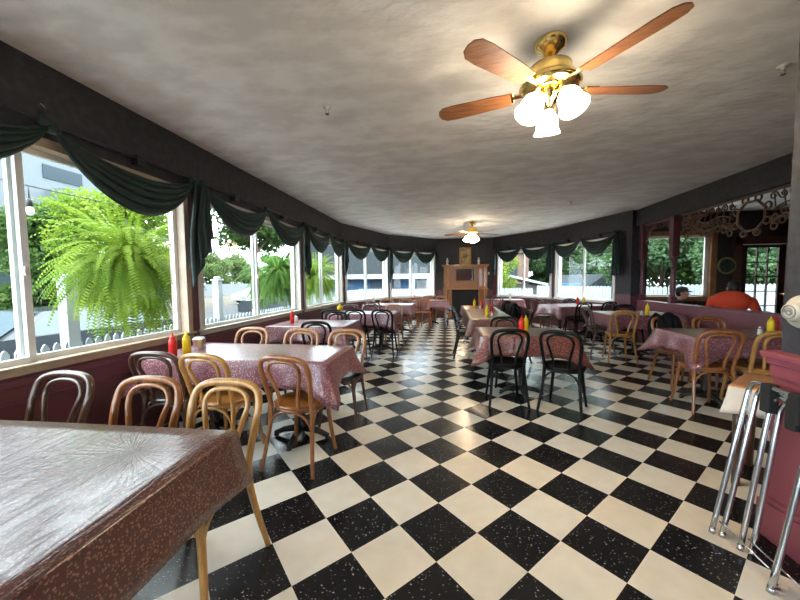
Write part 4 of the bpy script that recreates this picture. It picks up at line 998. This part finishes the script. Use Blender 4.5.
# ================================================================== PEOPLE
def capsule(mb, a, b, ra, rb, seg=12):
    a = Vector(a); b = Vector(b); d = b - a; n = 6; P = []; R = []
    u = d.normalized()
    for k in range(5): t = pi / 2 * k / 4; P.append(a - u * ra * cos(t)); R.append(max(ra * sin(t), .002))
    for k in range(1, n): P.append(a + d * k / n); R.append(ra + (rb - ra) * k / n)
    for k in range(5): t = pi / 2 * k / 4; P.append(b + u * rb * sin(t)); R.append(max(rb * cos(t), .002))
    mb.tube(P, R, seg)
def fuse(o, vox, it=4):
    r = o.modifiers.new('fuse', 'REMESH'); r.mode = 'VOXEL'; r.voxel_size = vox; r.use_smooth_shade = True
    s = o.modifiers.new('soften', 'SMOOTH'); s.iterations = it; s.factor = .5
def person(label, loc, rz, shirt, wide=1.0, stoop=0.0, head_z=1.20, head_y=0.0, collar=None, cap=False, hair=True, table_dz=.76, yaw=0.0, sh_drop=.17, slope=0.0, hump=0.0):
    root = empty('person', label, 'person', loc, rz)
    SX = .19 * wide; sh_z = head_z - sh_drop
    pelvis = Vector((0, -.02, .56)); chest = Vector((0, .0 + stoop * .5, sh_z - .13)); neck = Vector((0, head_y * .6 + stoop * .6, sh_z + .02)); hd = Vector((0, head_y + stoop, head_z))
    HR = Matrix.Translation(hd) @ Matrix.Rotation(yaw, 4, 'Z')
    L = {}
    for s in (-1, 1):
        L[s] = dict(sh=Vector((s * SX, stoop * .5 - .01, sh_z - .045 - slope)), el=Vector((s * (SX + .075), .09 + stoop * .4, sh_z - .30)), wr=Vector((s * .12, .33, table_dz + .045)), hip=Vector((s * .10, .0, .53)), kn=Vector((s * .13, .42, .52)), an=Vector((s * .13, .38, .09)))
    b = MB()
    # head: skull, jaw, nose, ears, brow, lips, neck
    b.ell((0, -.012, .03), (.076, .095, .092), 20, 14, 0, HR); b.ell((0, .022, -.035), (.056, .066, .070), 18, 12, 0, HR); b.ell((0, .045, -.082), (.032, .034, .024), 12, 8, 0, HR)
    b.ell((0, .096, -.012), (.013, .020, .026), 10, 8, 0, HR); b.ell((0, .085, .022), (.010, .014, .030), 10, 8, 0, HR); b.ell((0, .078, .040), (.052, .014, .012), 12, 8, 0, HR); b.ell((0, .084, -.052), (.024, .010, .008), 10, 6, 0, HR)
    for s in (-1, 1): b.ell((s * .078, -.012, .0), (.011, .022, .034), 10, 8, 0, HR)
    capsule(b, neck - Vector((0, .01, .03)), hd + Vector((0, -.015, -.05)), .060, .054)
    b.ell(chest, (SX * .86, .105, .18), 20, 12); capsule(b, pelvis, chest, .125, .115); b.ell(pelvis, (.16, .12, .10), 18, 10)
    for s in (-1, 1):
        q = L[s]
        capsule(b, neck - Vector((0, .01, .05)), q['sh'], .055, .055); capsule(b, q['sh'], q['el'], .052, .040); capsule(b, q['el'], q['wr'], .040, .026)
        capsule(b, q['hip'], q['kn'], .082, .055); capsule(b, q['kn'], q['an'], .054, .036); capsule(b, q['an'], q['an'] + Vector((0, .12, -.05)), .036, .03)
        w = q['wr']; f = Vector((-s * .35, .9, -.12)).normalized(); side = Vector((s * .9, .35, 0)).normalized()
        palm = w + f * .06; b.ell(palm, (.036, .048, .016), 12, 8)
        for k, ln in enumerate((.058, .072, .066, .050)):
            base = palm + f * .036 + side * (.026 - .0175 * k) * (1); k1 = base + f * ln * .5 + Vector((0, 0, .006)); k2 = base + f * ln - Vector((0, 0, .012))
            capsule(b, base, k1, .0085, .008, 8); capsule(b, k1, k2, .008, .007, 8)
        tb = palm - side * .028 - f * .02; capsule(b, tb, tb - side * .02 + f * .03, .011, .009, 8); capsule(b, tb - side * .02 + f * .03, tb - side * .016 + f * .055, .009, .008, 8)
    body = b.build('body', skin, root); fuse(body, .0065, 3)
    # clothing
    c = MB(); e = .016
    c.ell(chest, (SX * .86 + e * 1.2, .118, .19), 20, 12); capsule(c, pelvis + Vector((0, 0, .03)), chest, .145, .128); c.ell(pelvis + Vector((0, 0, .03)), (.175 * (wide * .5 + .5), .135, .10), 18, 10)
    c.ell(chest + Vector((0, -.045, .06)), (SX * .80, .085, .13), 18, 10)
    for s in (-1, 1):
        q = L[s]; capsule(c, neck - Vector((0, .005, .045)), q['sh'] + Vector((0, 0, .004)), .062, .068); capsule(c, q['sh'], q['el'].lerp(q['sh'], .18), .07, .058)
    capsule(c, neck - Vector((0, .01, .06)), neck - Vector((0, .005, .012)), .085, .068)
    if hump: c.ell(chest + Vector((0, -.02, .05)), (SX * 1.08, .14, .16), 22, 14)
    sh = c.build('shirt', shirt, root); fuse(sh, .011, 5)
    if collar:
        cb = MB(); cb.tube([neck + Vector((.066 * cos(2 * pi * k / 20), .062 * sin(2 * pi * k / 20) - .006, .012 + .012 * sin(2 * pi * k / 20) * -1)) for k in range(20)], .017, 8, closed=True); cb.build('collar', collar, root)
    t = MB()
    t.ell(pelvis - Vector((0, 0, .02)), (.178, .14, .095), 18, 10)
    for s in (-1, 1):
        q = L[s]; capsule(t, q['hip'], q['kn'], .096, .07); capsule(t, q['kn'], q['an'] + Vector((0, 0, .02)), .068, .056)
    tr = t.build('trousers', jeans, root); fuse(tr, .012, 4)
    for s in (-1, 1):
        q = L[s]['an']; m2 = MB(); m2.ell((q.x, q.y + .06, .045), (.048, .14, .045), 16, 10); m2.box(q.x - .046, q.x + .046, q.y - .07, q.y + .19, 0, .02, 0, None, .008); m2.build('shoe', shoemat, root)
    for s in (-1, 1):
        m2 = MB(); m2.ell((s * .030, .076, .012), (.012, .012, .010), 12, 8, 0, HR); m2.ell((s * .030, .087, .012), (.0055, .003, .0055), 10, 6, 1, HR); m2.build('eye', [whiteceramic, hairdark], root)
    h = MB()
    h.ell((0, -.025, .048), (.083, .096, .088), 22, 14, 0, HR); h.ell((0, -.055, .0), (.074, .062, .075), 18, 12, 0, HR)
    ho = h.build('hair', hairdark, root)
    if cap:
        k = MB()
        k.lathe([(.088, .045), (.092, .07), (.086, .10), (.066, .128), (.03, .142), (0, .145)], 26, 0, HR @ Matrix.Translation((0, -.012, 0)) @ Matrix.Scale(1.14, 4, (0, 1, 0)), ends=False)
        k.grid(lambda u, v: ((u - .5) * .165 * (1 - .25 * v * v), .072 + v * .085 * (1 - 1.6 * (u - .5) ** 2), .060 - .018 * v - .07 * (u - .5) ** 2), 12, 6, 0, True, HR)
        k.ell((0, -.012, .146), (.009, .009, .006), 8, 6, 0, HR)
        co = k.build('cap', capcloth, root); solid(co, .006)
    return root
person('person in an orange-red shirt seated with back to the camera behind the half wall', (4.68, 6.16, 0), radians(-46), orangecloth, wide=1.22, stoop=.10, head_z=1.195, head_y=.05, yaw=.25, sh_drop=.11, slope=.045, hump=1)
person('person in a grey cap and dark shirt seated in profile behind the half wall', (4.82, 7.70, 0), radians(-122), darkcloth, wide=.9, stoop=.05, head_z=1.06, head_y=.05, collar=pinkcloth, cap=True)
root = empty('booth_table', 'dark table between the two seated people behind the half wall', 'table', (5.42, 6.92, 0), radians(-30))
mb = MB(); mb.box(-.42, .42, -.36, .36, .72, .755, 0, None, .006); mb.build('tabletop', legw, root)
mb = MB(); mb.lathe([(.28, 0), (.27, .03), (.05, .06), (.04, .2), (.04, .66), (.06, .72)], 20); mb.build('pedestal_column', blackmetal, root)
mb = MB(); mb.lathe([(.0, 0), (.07, .0), (.115, .014), (.112, .017), (.068, .006), (0, .006)], 28, ends=False); o = mb.build('dinner_plate', whiteceramic)
o.location = (5.32, 7.12, .757); tag(o, 'white dinner plate on the dark table in front of the man in the cap', 'plate')

# ================================================================== OUTSIDE
GZ = -.6
def fence(P, Q, ztop, label, step=.115, w=.07, posts=(), solidboards=False, post_h=1.5):
    d = Vector((Q[0] - P[0], Q[1] - P[1], 0)); L = d.length; d.normalize(); n = Vector((-d.y, d.x, 0))
    root = empty('picket_fence', label, 'fence', (P[0], P[1], GZ), 0, 'white picket fences around the building')
    m = Matrix(((d.x, n.x, 0, 0), (d.y, n.y, 0, 0), (0, 0, 1, 0), (0, 0, 0, 1))); h = ztop - GZ
    mb = MB(); k = 0; x = 0.04
    while x < L:
        poly = [(x - w / 2, 0), (x + w / 2, 0), (x + w / 2, h - .05), (x + w * .2, h - .008), (x, h), (x - w * .2, h - .008), (x - w / 2, h - .05)]
        V = [(px, -.01, pz) for px, pz in poly] + [(px, .01, pz) for px, pz in poly]; nn = len(poly)
        mb.add(V, [tuple(range(nn)), tuple(reversed(range(nn, 2 * nn)))] + [(i, i + nn, (i + 1) % nn + nn, (i + 1) % nn) for i in range(nn)], 0, False, m); x += step
    mb.build('pickets', fencewhite, root)
    for z in (.25, h - .35):
        mb = MB(); mb.box(0, L, .01, .045, z, z + .08, 0, m); mb.build('rail', fencewhite, root)
    for s in posts:
        mb = MB(); mb.box(s - .065, s + .065, -.03, .10, 0, post_h - GZ - .06, 0, m, .004); mb.box(s - .085, s + .085, -.05, .12, post_h - GZ - .085, post_h - GZ - .05, 0, m, .006)
        mb.box(s - .05, s + .05, -.015, .085, post_h - GZ - .05, post_h - GZ, 0, m, .02); mb.build('fence_post', fencewhite, root)
fence((-4.5, -1.0), (-4.5, 9.6), .70, 'white picket fence with two tall posts outside the left windows', posts=(4.35, 6.97))
fence((-4.5, 9.7), (-3.9, 14.2), 1.0, 'short white picket fence outside the fourth window')
fence((-3.9, 14.3), (3.6, 14.3), 1.04, 'white picket fence outside the fireplace end of the room', w=.095)
fence((3.7, 14.2), (6.4, 10.7), 1.14, 'white picket fence outside the right bay window', w=.10)
fence((6.45, 10.62), (12.0, 10.62), 1.20, 'white picket fence outside the booth window and glazed door', w=.105)

# leaves and plants
def leaves(mb, pts, size, rnd, asp=.45):
    for p in pts:
        a = rnd.uniform(0, 2 * pi); b = rnd.uniform(-.9, .9); s = size * rnd.uniform(.6, 1.3)
        d = Vector((cos(a) * cos(b), sin(a) * cos(b), sin(b))); u = d.orthogonal().normalized(); q = rnd.uniform(0, 2 * pi); u = (u * cos(q) + d.cross(u) * sin(q)) * asp
        p = Vector(p)
        mb.add([p, p + d * s * .5 + u * s, p + d * s, p + d * s * .5 - u * s], [(0, 1, 2, 3)], 0, False)
TREES = {}
def make_tree(key, label, h, r, z0, n, size, m, seed, squash=1.0, trunk_r=.12):
    rnd = random.Random(seed); root = empty('leafy_tree', label, 'tree')
    mb = MB(); pts = []; cl = []
    for k in range(26):
        a = rnd.uniform(0, 2 * pi); zz = rnd.uniform(0, 1); rr = r * (.35 + .65 * sqrt(max(0, 1 - (2 * zz - 1) ** 2))) * rnd.uniform(.45, .85)
        cl.append((rr * cos(a), rr * sin(a), z0 + (h - z0) * zz, r * rnd.uniform(.28, .45)))
    for k in range(n):
        c = cl[rnd.randrange(len(cl))]; g = [rnd.gauss(0, 1) for _ in range(3)]; l = sqrt(sum(x * x for x in g)) or 1; q = rnd.uniform(.55, 1.0)
        pts.append((c[0] + g[0] / l * c[3] * q, c[1] + g[1] / l * c[3] * q, c[2] + g[2] / l * c[3] * q * .8 * squash))
    leaves(mb, pts, size, rnd); mb.build('crown', m, root)
    t = MB(); t.tube(catmull([(0, 0, 0), (.05, .02, z0 * .6), (-.03, .05, z0 + (h - z0) * .4), (.02, 0, h * .85)], 5), [trunk_r * (1 - .05 * i) for i in range(16)], 10)
    for k in range(9):
        c = cl[k]; zb = max(z0 * .7, c[2] - r * .6); t.tube([(0, 0, zb), (c[0] * .5, c[1] * .5, (zb + c[2]) / 2 + .1), c[:3]], [trunk_r * .45, trunk_r * .3, trunk_r * .1], 6)
    t.build('trunk', bark, root); TREES[key] = root; return root
GT = 'trees outside the windows'
def tree(key, label, loc, scale=1.0, rz=0.0, **kw):
    if key not in TREES:
        o = make_tree(key, label, **kw); o.location = loc; o.rotation_euler = (0, 0, rz); o.scale = (scale,) * 3; o['group'] = GT; return o
    return dup(TREES[key], label, loc, rz, GT, scale)
BR = dict(h=4.0, r=1.75, z0=1.2, n=26000, size=.085, m=leaf_bright, seed=3)
tree('bright', 'bright green tree behind the hanging fern, before the white apartment block', (-10.6, 9.7, GZ), 1.14, 0.4, **BR)
MIDK = dict(h=6.0, r=2.6, z0=1.4, n=24000, size=.17, m=leaf_mid, seed=5)
tree('mid', 'mid green tree at the left, behind the parked dark car', (-13.5, 9.6, GZ), .72, 0, **MIDK)
tree('mid', 'mid green tree across the parking lot, right part of the second window', (-37.5, 67, GZ), 1.2, 2)
tree('tall', 'tall green tree beyond the second window, its crown hanging above the lot', (-14.2, 22.5, GZ), 1.05, 1, h=9.6, r=4.0, z0=5.0, n=24000, size=.24, m=leaf_mid, seed=31, trunk_r=.2)
PALE = dict(h=5.0, r=2.8, z0=.8, n=20000, size=.18, m=leaf_pale, seed=8)
tree('pale', 'pale green tree across the parking lot, left part of the second window', (-38.5, 48, GZ), 1.3, 0, **PALE)
tree('pale', 'pale green tree in the middle of the far edge of the parking lot', (-38, 57.5, GZ), 1.35, 1.5)
tree('pale', 'pale green tree beside the low white-roofed house', (2.4, 28.5, GZ), 1.15, .5)
tree('bright', 'yellow green tree at the left edge of the window right of the fireplace', (1.9, 17.8, GZ), 1.0, 2.1)
DK = dict(h=6.5, r=2.5, z0=.5, n=24000, size=.17, m=leaf_dark, seed=12)
tree('dark', 'dark evergreen tree behind the low white-roofed house', (8.3, 25.4, GZ), 1.05, 0, **DK)
tree('dark', 'dark evergreen tree left behind the grey shed', (11.0, 26.0, GZ), 1.25, 1)
tree('mid', 'mid green tree right behind the grey shed', (16.0, 26.5, GZ), 1.3, 1.4)
tree('dark', 'tall dark evergreen tree far behind the grey shed', (13.5, 34, GZ), 1.7, 2.4)
tree('dark', 'broad dark evergreen tree filling the middle of the window that faces the grey shed', (9.9, 29.5, GZ), 1.45, 5.1)
tree('dark', 'tall dark evergreen tree far behind the low white-roofed house', (4.4, 35.5, GZ), 1.6, 3.4)
tree('dark', 'dark evergreen tree at the left edge of the booth window', (10.0, 17.0, GZ), 1.05, 2.2)
tree('mid', 'mid green tree in the middle of the booth window', (12.0, 15.4, GZ), 1.0, .3)
tree('dark', 'dark evergreen tree at the right edge of the booth window', (13.0, 17.5, GZ), 1.0, 3.1)
tree('pale', 'pale green tree seen through the glazed door', (14.2, 14.0, GZ), 1.0, .9)
tree('bright', 'bright green tree behind the fence, seen low through the glazed door', (15.6, 15.8, GZ), 1.2, 4.0)
tree('bush', 'dense green bush right behind the grey shed, low among the evergreens', (9.6, 25.6, GZ), 1.0, 0, h=4.6, r=2.7, z0=.1, n=26000, size=.19, m=leaf_dark, seed=41)
tree('bush', 'dense green bush between the low white-roofed house and the grey shed', (7.2, 27.8, GZ), 1.05, 2.0)
tree('bush', 'dense green bush behind the booth window fence, between the tree trunks', (11.0, 14.2, GZ), .7, 1.0)
# hanging ferns
def make_fern(label, m, seed, R=.56):
    rnd = random.Random(seed); root = empty('hanging_fern', label, 'fern'); mb = MB()
    for k in range(230):
        a = rnd.uniform(0, 2 * pi); el = rnd.uniform(-.7, 1.35); ln = R * rnd.uniform(.8, 1.25)
        d = Vector((cos(a), sin(a), 0)); P = []
        v = d * cos(el) + Vector((0, 0, sin(el))); p = d * .06 + Vector((0, 0, .02)); g = rnd.uniform(.11, .22)
        for q in range(15): P.append(p.copy()); p = p + v * ln / 14; v = (v + Vector((0, 0, -g))).normalized()
        tw = rnd.uniform(-.5, .5)
        for q in range(1, 15):
            t = (P[q] - P[q - 1]).normalized(); sd = t.cross(Vector((0, 0, 1)));
            if sd.length < .05: sd = d.cross(Vector((0, 0, 1)))
            sd.normalize(); up = sd.cross(t); lw = .10 * sin(pi * (q + 1.5) / 17) ** .6
            for s in (-1, 1):
                for f in (0, .5):
                    b = P[q - 1].lerp(P[q], f); dr = (sd * s + t * .45 - up * .25 + up * tw * .3).normalized()
                    mb.add([b, b + dr * lw * .5 + t * .011, b + dr * lw, b + dr * lw * .45 - t * .011], [(0, 1, 2, 3)], 0, False)
    mb.build('fronds', m, root)
    mb = MB(); mb.lathe([(.05, -.16), (.11, -.14), (.14, -.02), (.15, 0), (.13, 0), (.12, -.02)], 20); mb.build('basket', legw, root)
    mb = MB()
    for k in range(3): a = k * 2.1; mb.tube([(.14 * cos(a), .14 * sin(a), 0), (0, 0, .55)], .003, 5)
    mb.tube([(0, 0, .55), (0, 0, 1.2)], .004, 5); mb.build('hanger', blackmetal, root)
    return root
fn = make_fern('bright hanging fern filling the right half of the first left window', fernmat, 4, .84); fn.location = (-3.66, 3.34, 1.58); fn['group'] = 'hanging ferns outside the windows'
fn2 = make_fern('green hanging fern behind the right pane of the second left window', fernmat2, 9, .80); fn2.location = (-3.55, 6.55, 1.55); fn2['group'] = 'hanging ferns outside the windows'
dup(fn, 'bright hanging fern behind the left pane of the third left window', (-3.62, 8.75, 1.50), 1.3, 'hanging ferns outside the windows', .95)
# porch beam that carries the ferns
mb = MB(); mb.box(-3.68, -3.54, -1, 9.8, 2.76, 2.95, 0); 
o = mb.build('porch_beam', whitepaint); tag(o, 'white porch beam outside the left windows, carrying the hanging ferns', 'beam')
# string light wire and bulb
mb = MB(); root = empty('string_light', 'black string light with one hanging bulb outside the first left window', 'string light', (-4.2, 2.0, 2.2))
P = [(0, t * .5 - 1.5, .18 + .015 * (t - 4) ** 2 * .12) for t in range(14)]
mb.tube(catmull(P, 3), .006, 6); mb.build('wire', rodmetal, root)
mb = MB(); mb.tube([(0, .82, .18), (0, .82, .05)], .006, 6); mb.lathe([(.02, .05), (.026, .03), (.026, -.02), (.018, -.03)], 14, mtx=Matrix.Translation((0, .82, 0))); mb.build('socket', rodmetal, root)
mb = MB(); mb.ell((0, .82, -.075), (.034, .034, .048), 14, 10); mb.build('bulb', whiteceramic, root)
# apartment building
def boxes(lst, name, m, parent):
    for b in lst:
        mb = MB(); mb.box(*b); mb.build(name, m, parent)
root = empty('apartment_building', 'white apartment block with balconies beyond the first left window', 'building', (-26, 14, GZ))
boxes([(-5, 2.5, -14, 4.0, 0, 14), (-5, 3.4, 4.0, 9, 0, 3.2)], 'wall', stucco, root)
boxes([(-5, 2.5, 4.0, 9, 5.9, 14)], 'upper_floor', stucco, root)
boxes([(2.5, 4.2, 2.6, 9, 6.9, 7.6)], 'balcony', stucco, root)
boxes([(2.45, 2.55, 2.5, 4.6, 8.25, 9.05), (2.45, 2.55, 6.2, 8.3, 8.25, 9.05), (2.45, 2.55, 5.2, 6.6, 5.9, 6.7)] + [(2.45, 2.55, -12 + 3.4 * i, -10.2 + 3.4 * i, z, z + 1.7) for i in range(4) for z in (2.2, 5.4, 8.6)], 'window', bldgglass, root)
# storefront across the road
root = empty('shop_building', 'low pale building across the road, behind the parked cars at the left', 'building', (-19.5, 6, GZ))
boxes([(-3, 0, -9, 8.6, 0, 3.4)], 'wall', beigewall, root); boxes([(-3.2, .35, -9.2, 8.8, 3.4, 3.7)], 'roof', shingle, root)
boxes([(-.04, .04, -7.5 + 2.6 * i, -5.8 + 2.6 * i, .5, 2.6) for i in range(6)], 'window', bldgglass, root)
# far white wall at the lot
mb = MB(); mb.box(-34.2, -34, 32, 72, GZ, 1.15); o = mb.build('boundary_wall', boundwhite); tag(o, 'long low white wall at the far edge of the parking lot', 'wall')
# blue house
root = empty('neighbour_house', 'low blue house with a grey roof and white eave beam', 'house', (-3.4, 20, GZ))
boxes([(-7.2, 3.4, 1.2, 7, 0, 2.5)], 'wall', bluewall, root)
mb = MB(); mb.add([(-7.8, -.1, 2.35), (4.0, -.1, 2.35), (3.0, 4.2, 5.6), (-6.8, 4.2, 5.6), (4.0, 8, 2.35), (-7.8, 8, 2.35)], [(0, 1, 2, 3), (3, 2, 4, 5), (1, 4, 2), (0, 3, 5), (0, 5, 4, 1)]); mb.build('roof', shingle, root)
boxes([(-7.6, 3.8, -.08, .10, 2.12, 2.40)], 'eave_beam', whitepaint, root)
boxes([(x - .09, x + .09, -.05, .13, 0, 2.12) for x in (-7.3, -3.2, 1.35, 2.3, 3.6)], 'porch_post', whitepaint, root)
boxes([(-1.6, .4, 1.14, 1.22, .8, 2.05)], 'window', mat('blue_house_glass', (.055, .085, .115), .4, spec=.1), root)  # one even blue, paler than the other building windows
boxes([(1.5, 2.2, 1.12, 1.22, 0, 2.0)], 'door', whitepaint, root)
# shed and white-roofed house
root = empty('garden_shed', 'blue-grey gabled shed beyond the right bay window', 'shed', (7.3, 19, GZ))
boxes([(-.9, 1.9, .3, 4, 0, 1.75)], 'wall', bluewall, root)
mb = MB(); mb.add([(.3, -.05, 1.62), (1.15, -.05, 2.24), (2.15, -.05, 1.62), (-1.05, 1.6, 1.62), (-.45, 2.0, 2.24), (1.15, 4.2, 2.24), (2.15, 4.2, 1.62), (-1.05, 4.2, 1.62)], [(0, 2, 1), (0, 1, 4, 3), (1, 2, 6, 5), (4, 1, 5), (3, 4, 5, 7)]); mb.build('roof', shedroof, root)
root = empty('low_house', 'low house with a sloping white roof edge beyond the window right of the fireplace', 'house', (4.4, 20, GZ))
boxes([(-.6, 1.3, .5, 3, 0, 1.7)], 'wall', beigewall, root)
mb = MB(); mb.add([(-1.3, 0, 2.42), (1.4, 0, 1.75), (1.4, 0, 1.62), (-1.3, 0, 2.28), (-1.3, 3.4, 2.42), (1.4, 3.4, 1.75), (1.4, 3.4, 1.62), (-1.3, 3.4, 2.28)], [(0, 1, 2, 3), (4, 7, 6, 5), (0, 4, 5, 1), (3, 2, 6, 7), (0, 3, 7, 4), (1, 5, 6, 2)]); mb.build('roof', whitepaint, root)
root = empty('tan_house', 'tan house wall among the trees beyond the window right of the fireplace', 'house', (4.7, 25, GZ))
boxes([(-1.2, 1.2, 0, 3, 0, 4.0)], 'wall', tanwall, root)
mb = MB(); mb.add([(-1.5, -.2, 3.9), (1.5, -.2, 3.9), (0, -.2, 5.2), (-1.5, 3.2, 3.9), (1.5, 3.2, 3.9), (0, 3.2, 5.2)], [(0, 1, 2), (0, 2, 5, 3), (1, 4, 5, 2), (3, 5, 4)]); mb.build('roof', shingle, root)
boxes([(-.4, .4, -.05, .05, 2.0, 3.1)], 'window', bldgglass, root)
# cars
CARS = {}
def car(paint, loc, rz, label):
    root = empty('parked_car', label, 'car', loc, rz, 'parked cars outside the windows')
    prof = [(-2.25, .35), (-2.28, .75), (-2.1, .95), (-1.2, 1.0), (-.55, 1.45), (1.15, 1.5), (1.95, 1.02), (2.2, .92), (2.25, .4), (1.9, .28), (-1.9, .28)]
    n = len(prof); V = []
    for (w, dz) in ((-.88, 0), (-.80, 0), (.80, 0), (.88, 0)):
        pass
    def w(z): return .90 - (.22 * max(0, z - .95) / .55)
    V = [(x, -w(z), z) for x, z in prof] + [(x, w(z), z) for x, z in prof]
    mb = MB(); mb.add(V, [tuple(range(n)), tuple(reversed(range(n, 2 * n)))] + [(i, i + n, (i + 1) % n + n, (i + 1) % n) for i in range(n)]); b = mb.build('body', paint, root)
    for s in (-1, 1):
        for (a, q) in (((-.98, -.5, .28, .28), 0), ((.34, .34, 1.12, 1.66), 1)):
            x0, x1, x2, x3 = a; z0, z1 = 1.02, 1.40
            mb = MB(); mb.add([(x0, s * (w(z0) + .004), z0), (x1, s * (w(z1) + .004), z1), (x2, s * (w(z1) + .004), z1), (x3, s * (w(z0) + .004), z0)], [(0, 1, 2, 3) if s < 0 else (3, 2, 1, 0)]); mb.build('side_window', carglass, root)
    mb = MB(); mb.add([(-1.17, -.74, 1.03), (-1.17, .74, 1.03), (-.58, .62, 1.43), (-.58, -.62, 1.43)], [(0, 1, 2, 3)], mtx=Matrix.Translation((-.012, 0, .012))); mb.build('windscreen', carglass, root)
    mb = MB(); mb.add([(1.90, -.72, 1.06), (1.90, .72, 1.06), (1.2, .60, 1.47), (1.2, -.60, 1.47)], [(3, 2, 1, 0)], mtx=Matrix.Translation((.012, 0, .012))); mb.build('rear_window', carglass, root)
    for x in (-1.4, 1.4):
        for s in (-1, 1):
            m2 = Matrix.Translation((x, s * .82, .33)) @ Matrix.Rotation(pi / 2, 4, 'X'); mb = MB(); mb.lathe([(.2, -.1), (.33, -.1), (.33, .1), (.2, .1)], 20, 0, m2); wh = mb.build('wheel', tyre, root)
            mb = MB(); mb.lathe([(.02, -.11), (.19, -.105), (.2, .105), (.02, .11)], 14, 0, m2); mb.build('hubcap', chrome, wh)
    for s in (-1, 1):
        mb = MB(); mb.box(-2.29, -2.2, s * .62 - .16, s * .62 + .16, .66, .82, 0, None, .02); mb.build('headlight', whiteceramic, root)
    return root
car(carblue, (-8.4, 5.9, GZ), radians(84), 'dark grey car parked at the fence, seen left of the tall fence post')
car(carsilver, (-9.0, 1.2, GZ), radians(88), 'silver grey car behind the left edge of the first window')
car(carwhite, (-18.0, 29.3, GZ), radians(75), 'white car at the back of the parking lot, beyond the second window')
car(carsilver, (-20.0, 33.0, GZ), radians(60), 'silver car behind the white one at the back of the parking lot')
car(carblue, (-9.6, 18.2, GZ), radians(20), 'dark car low behind the fern of the second window')
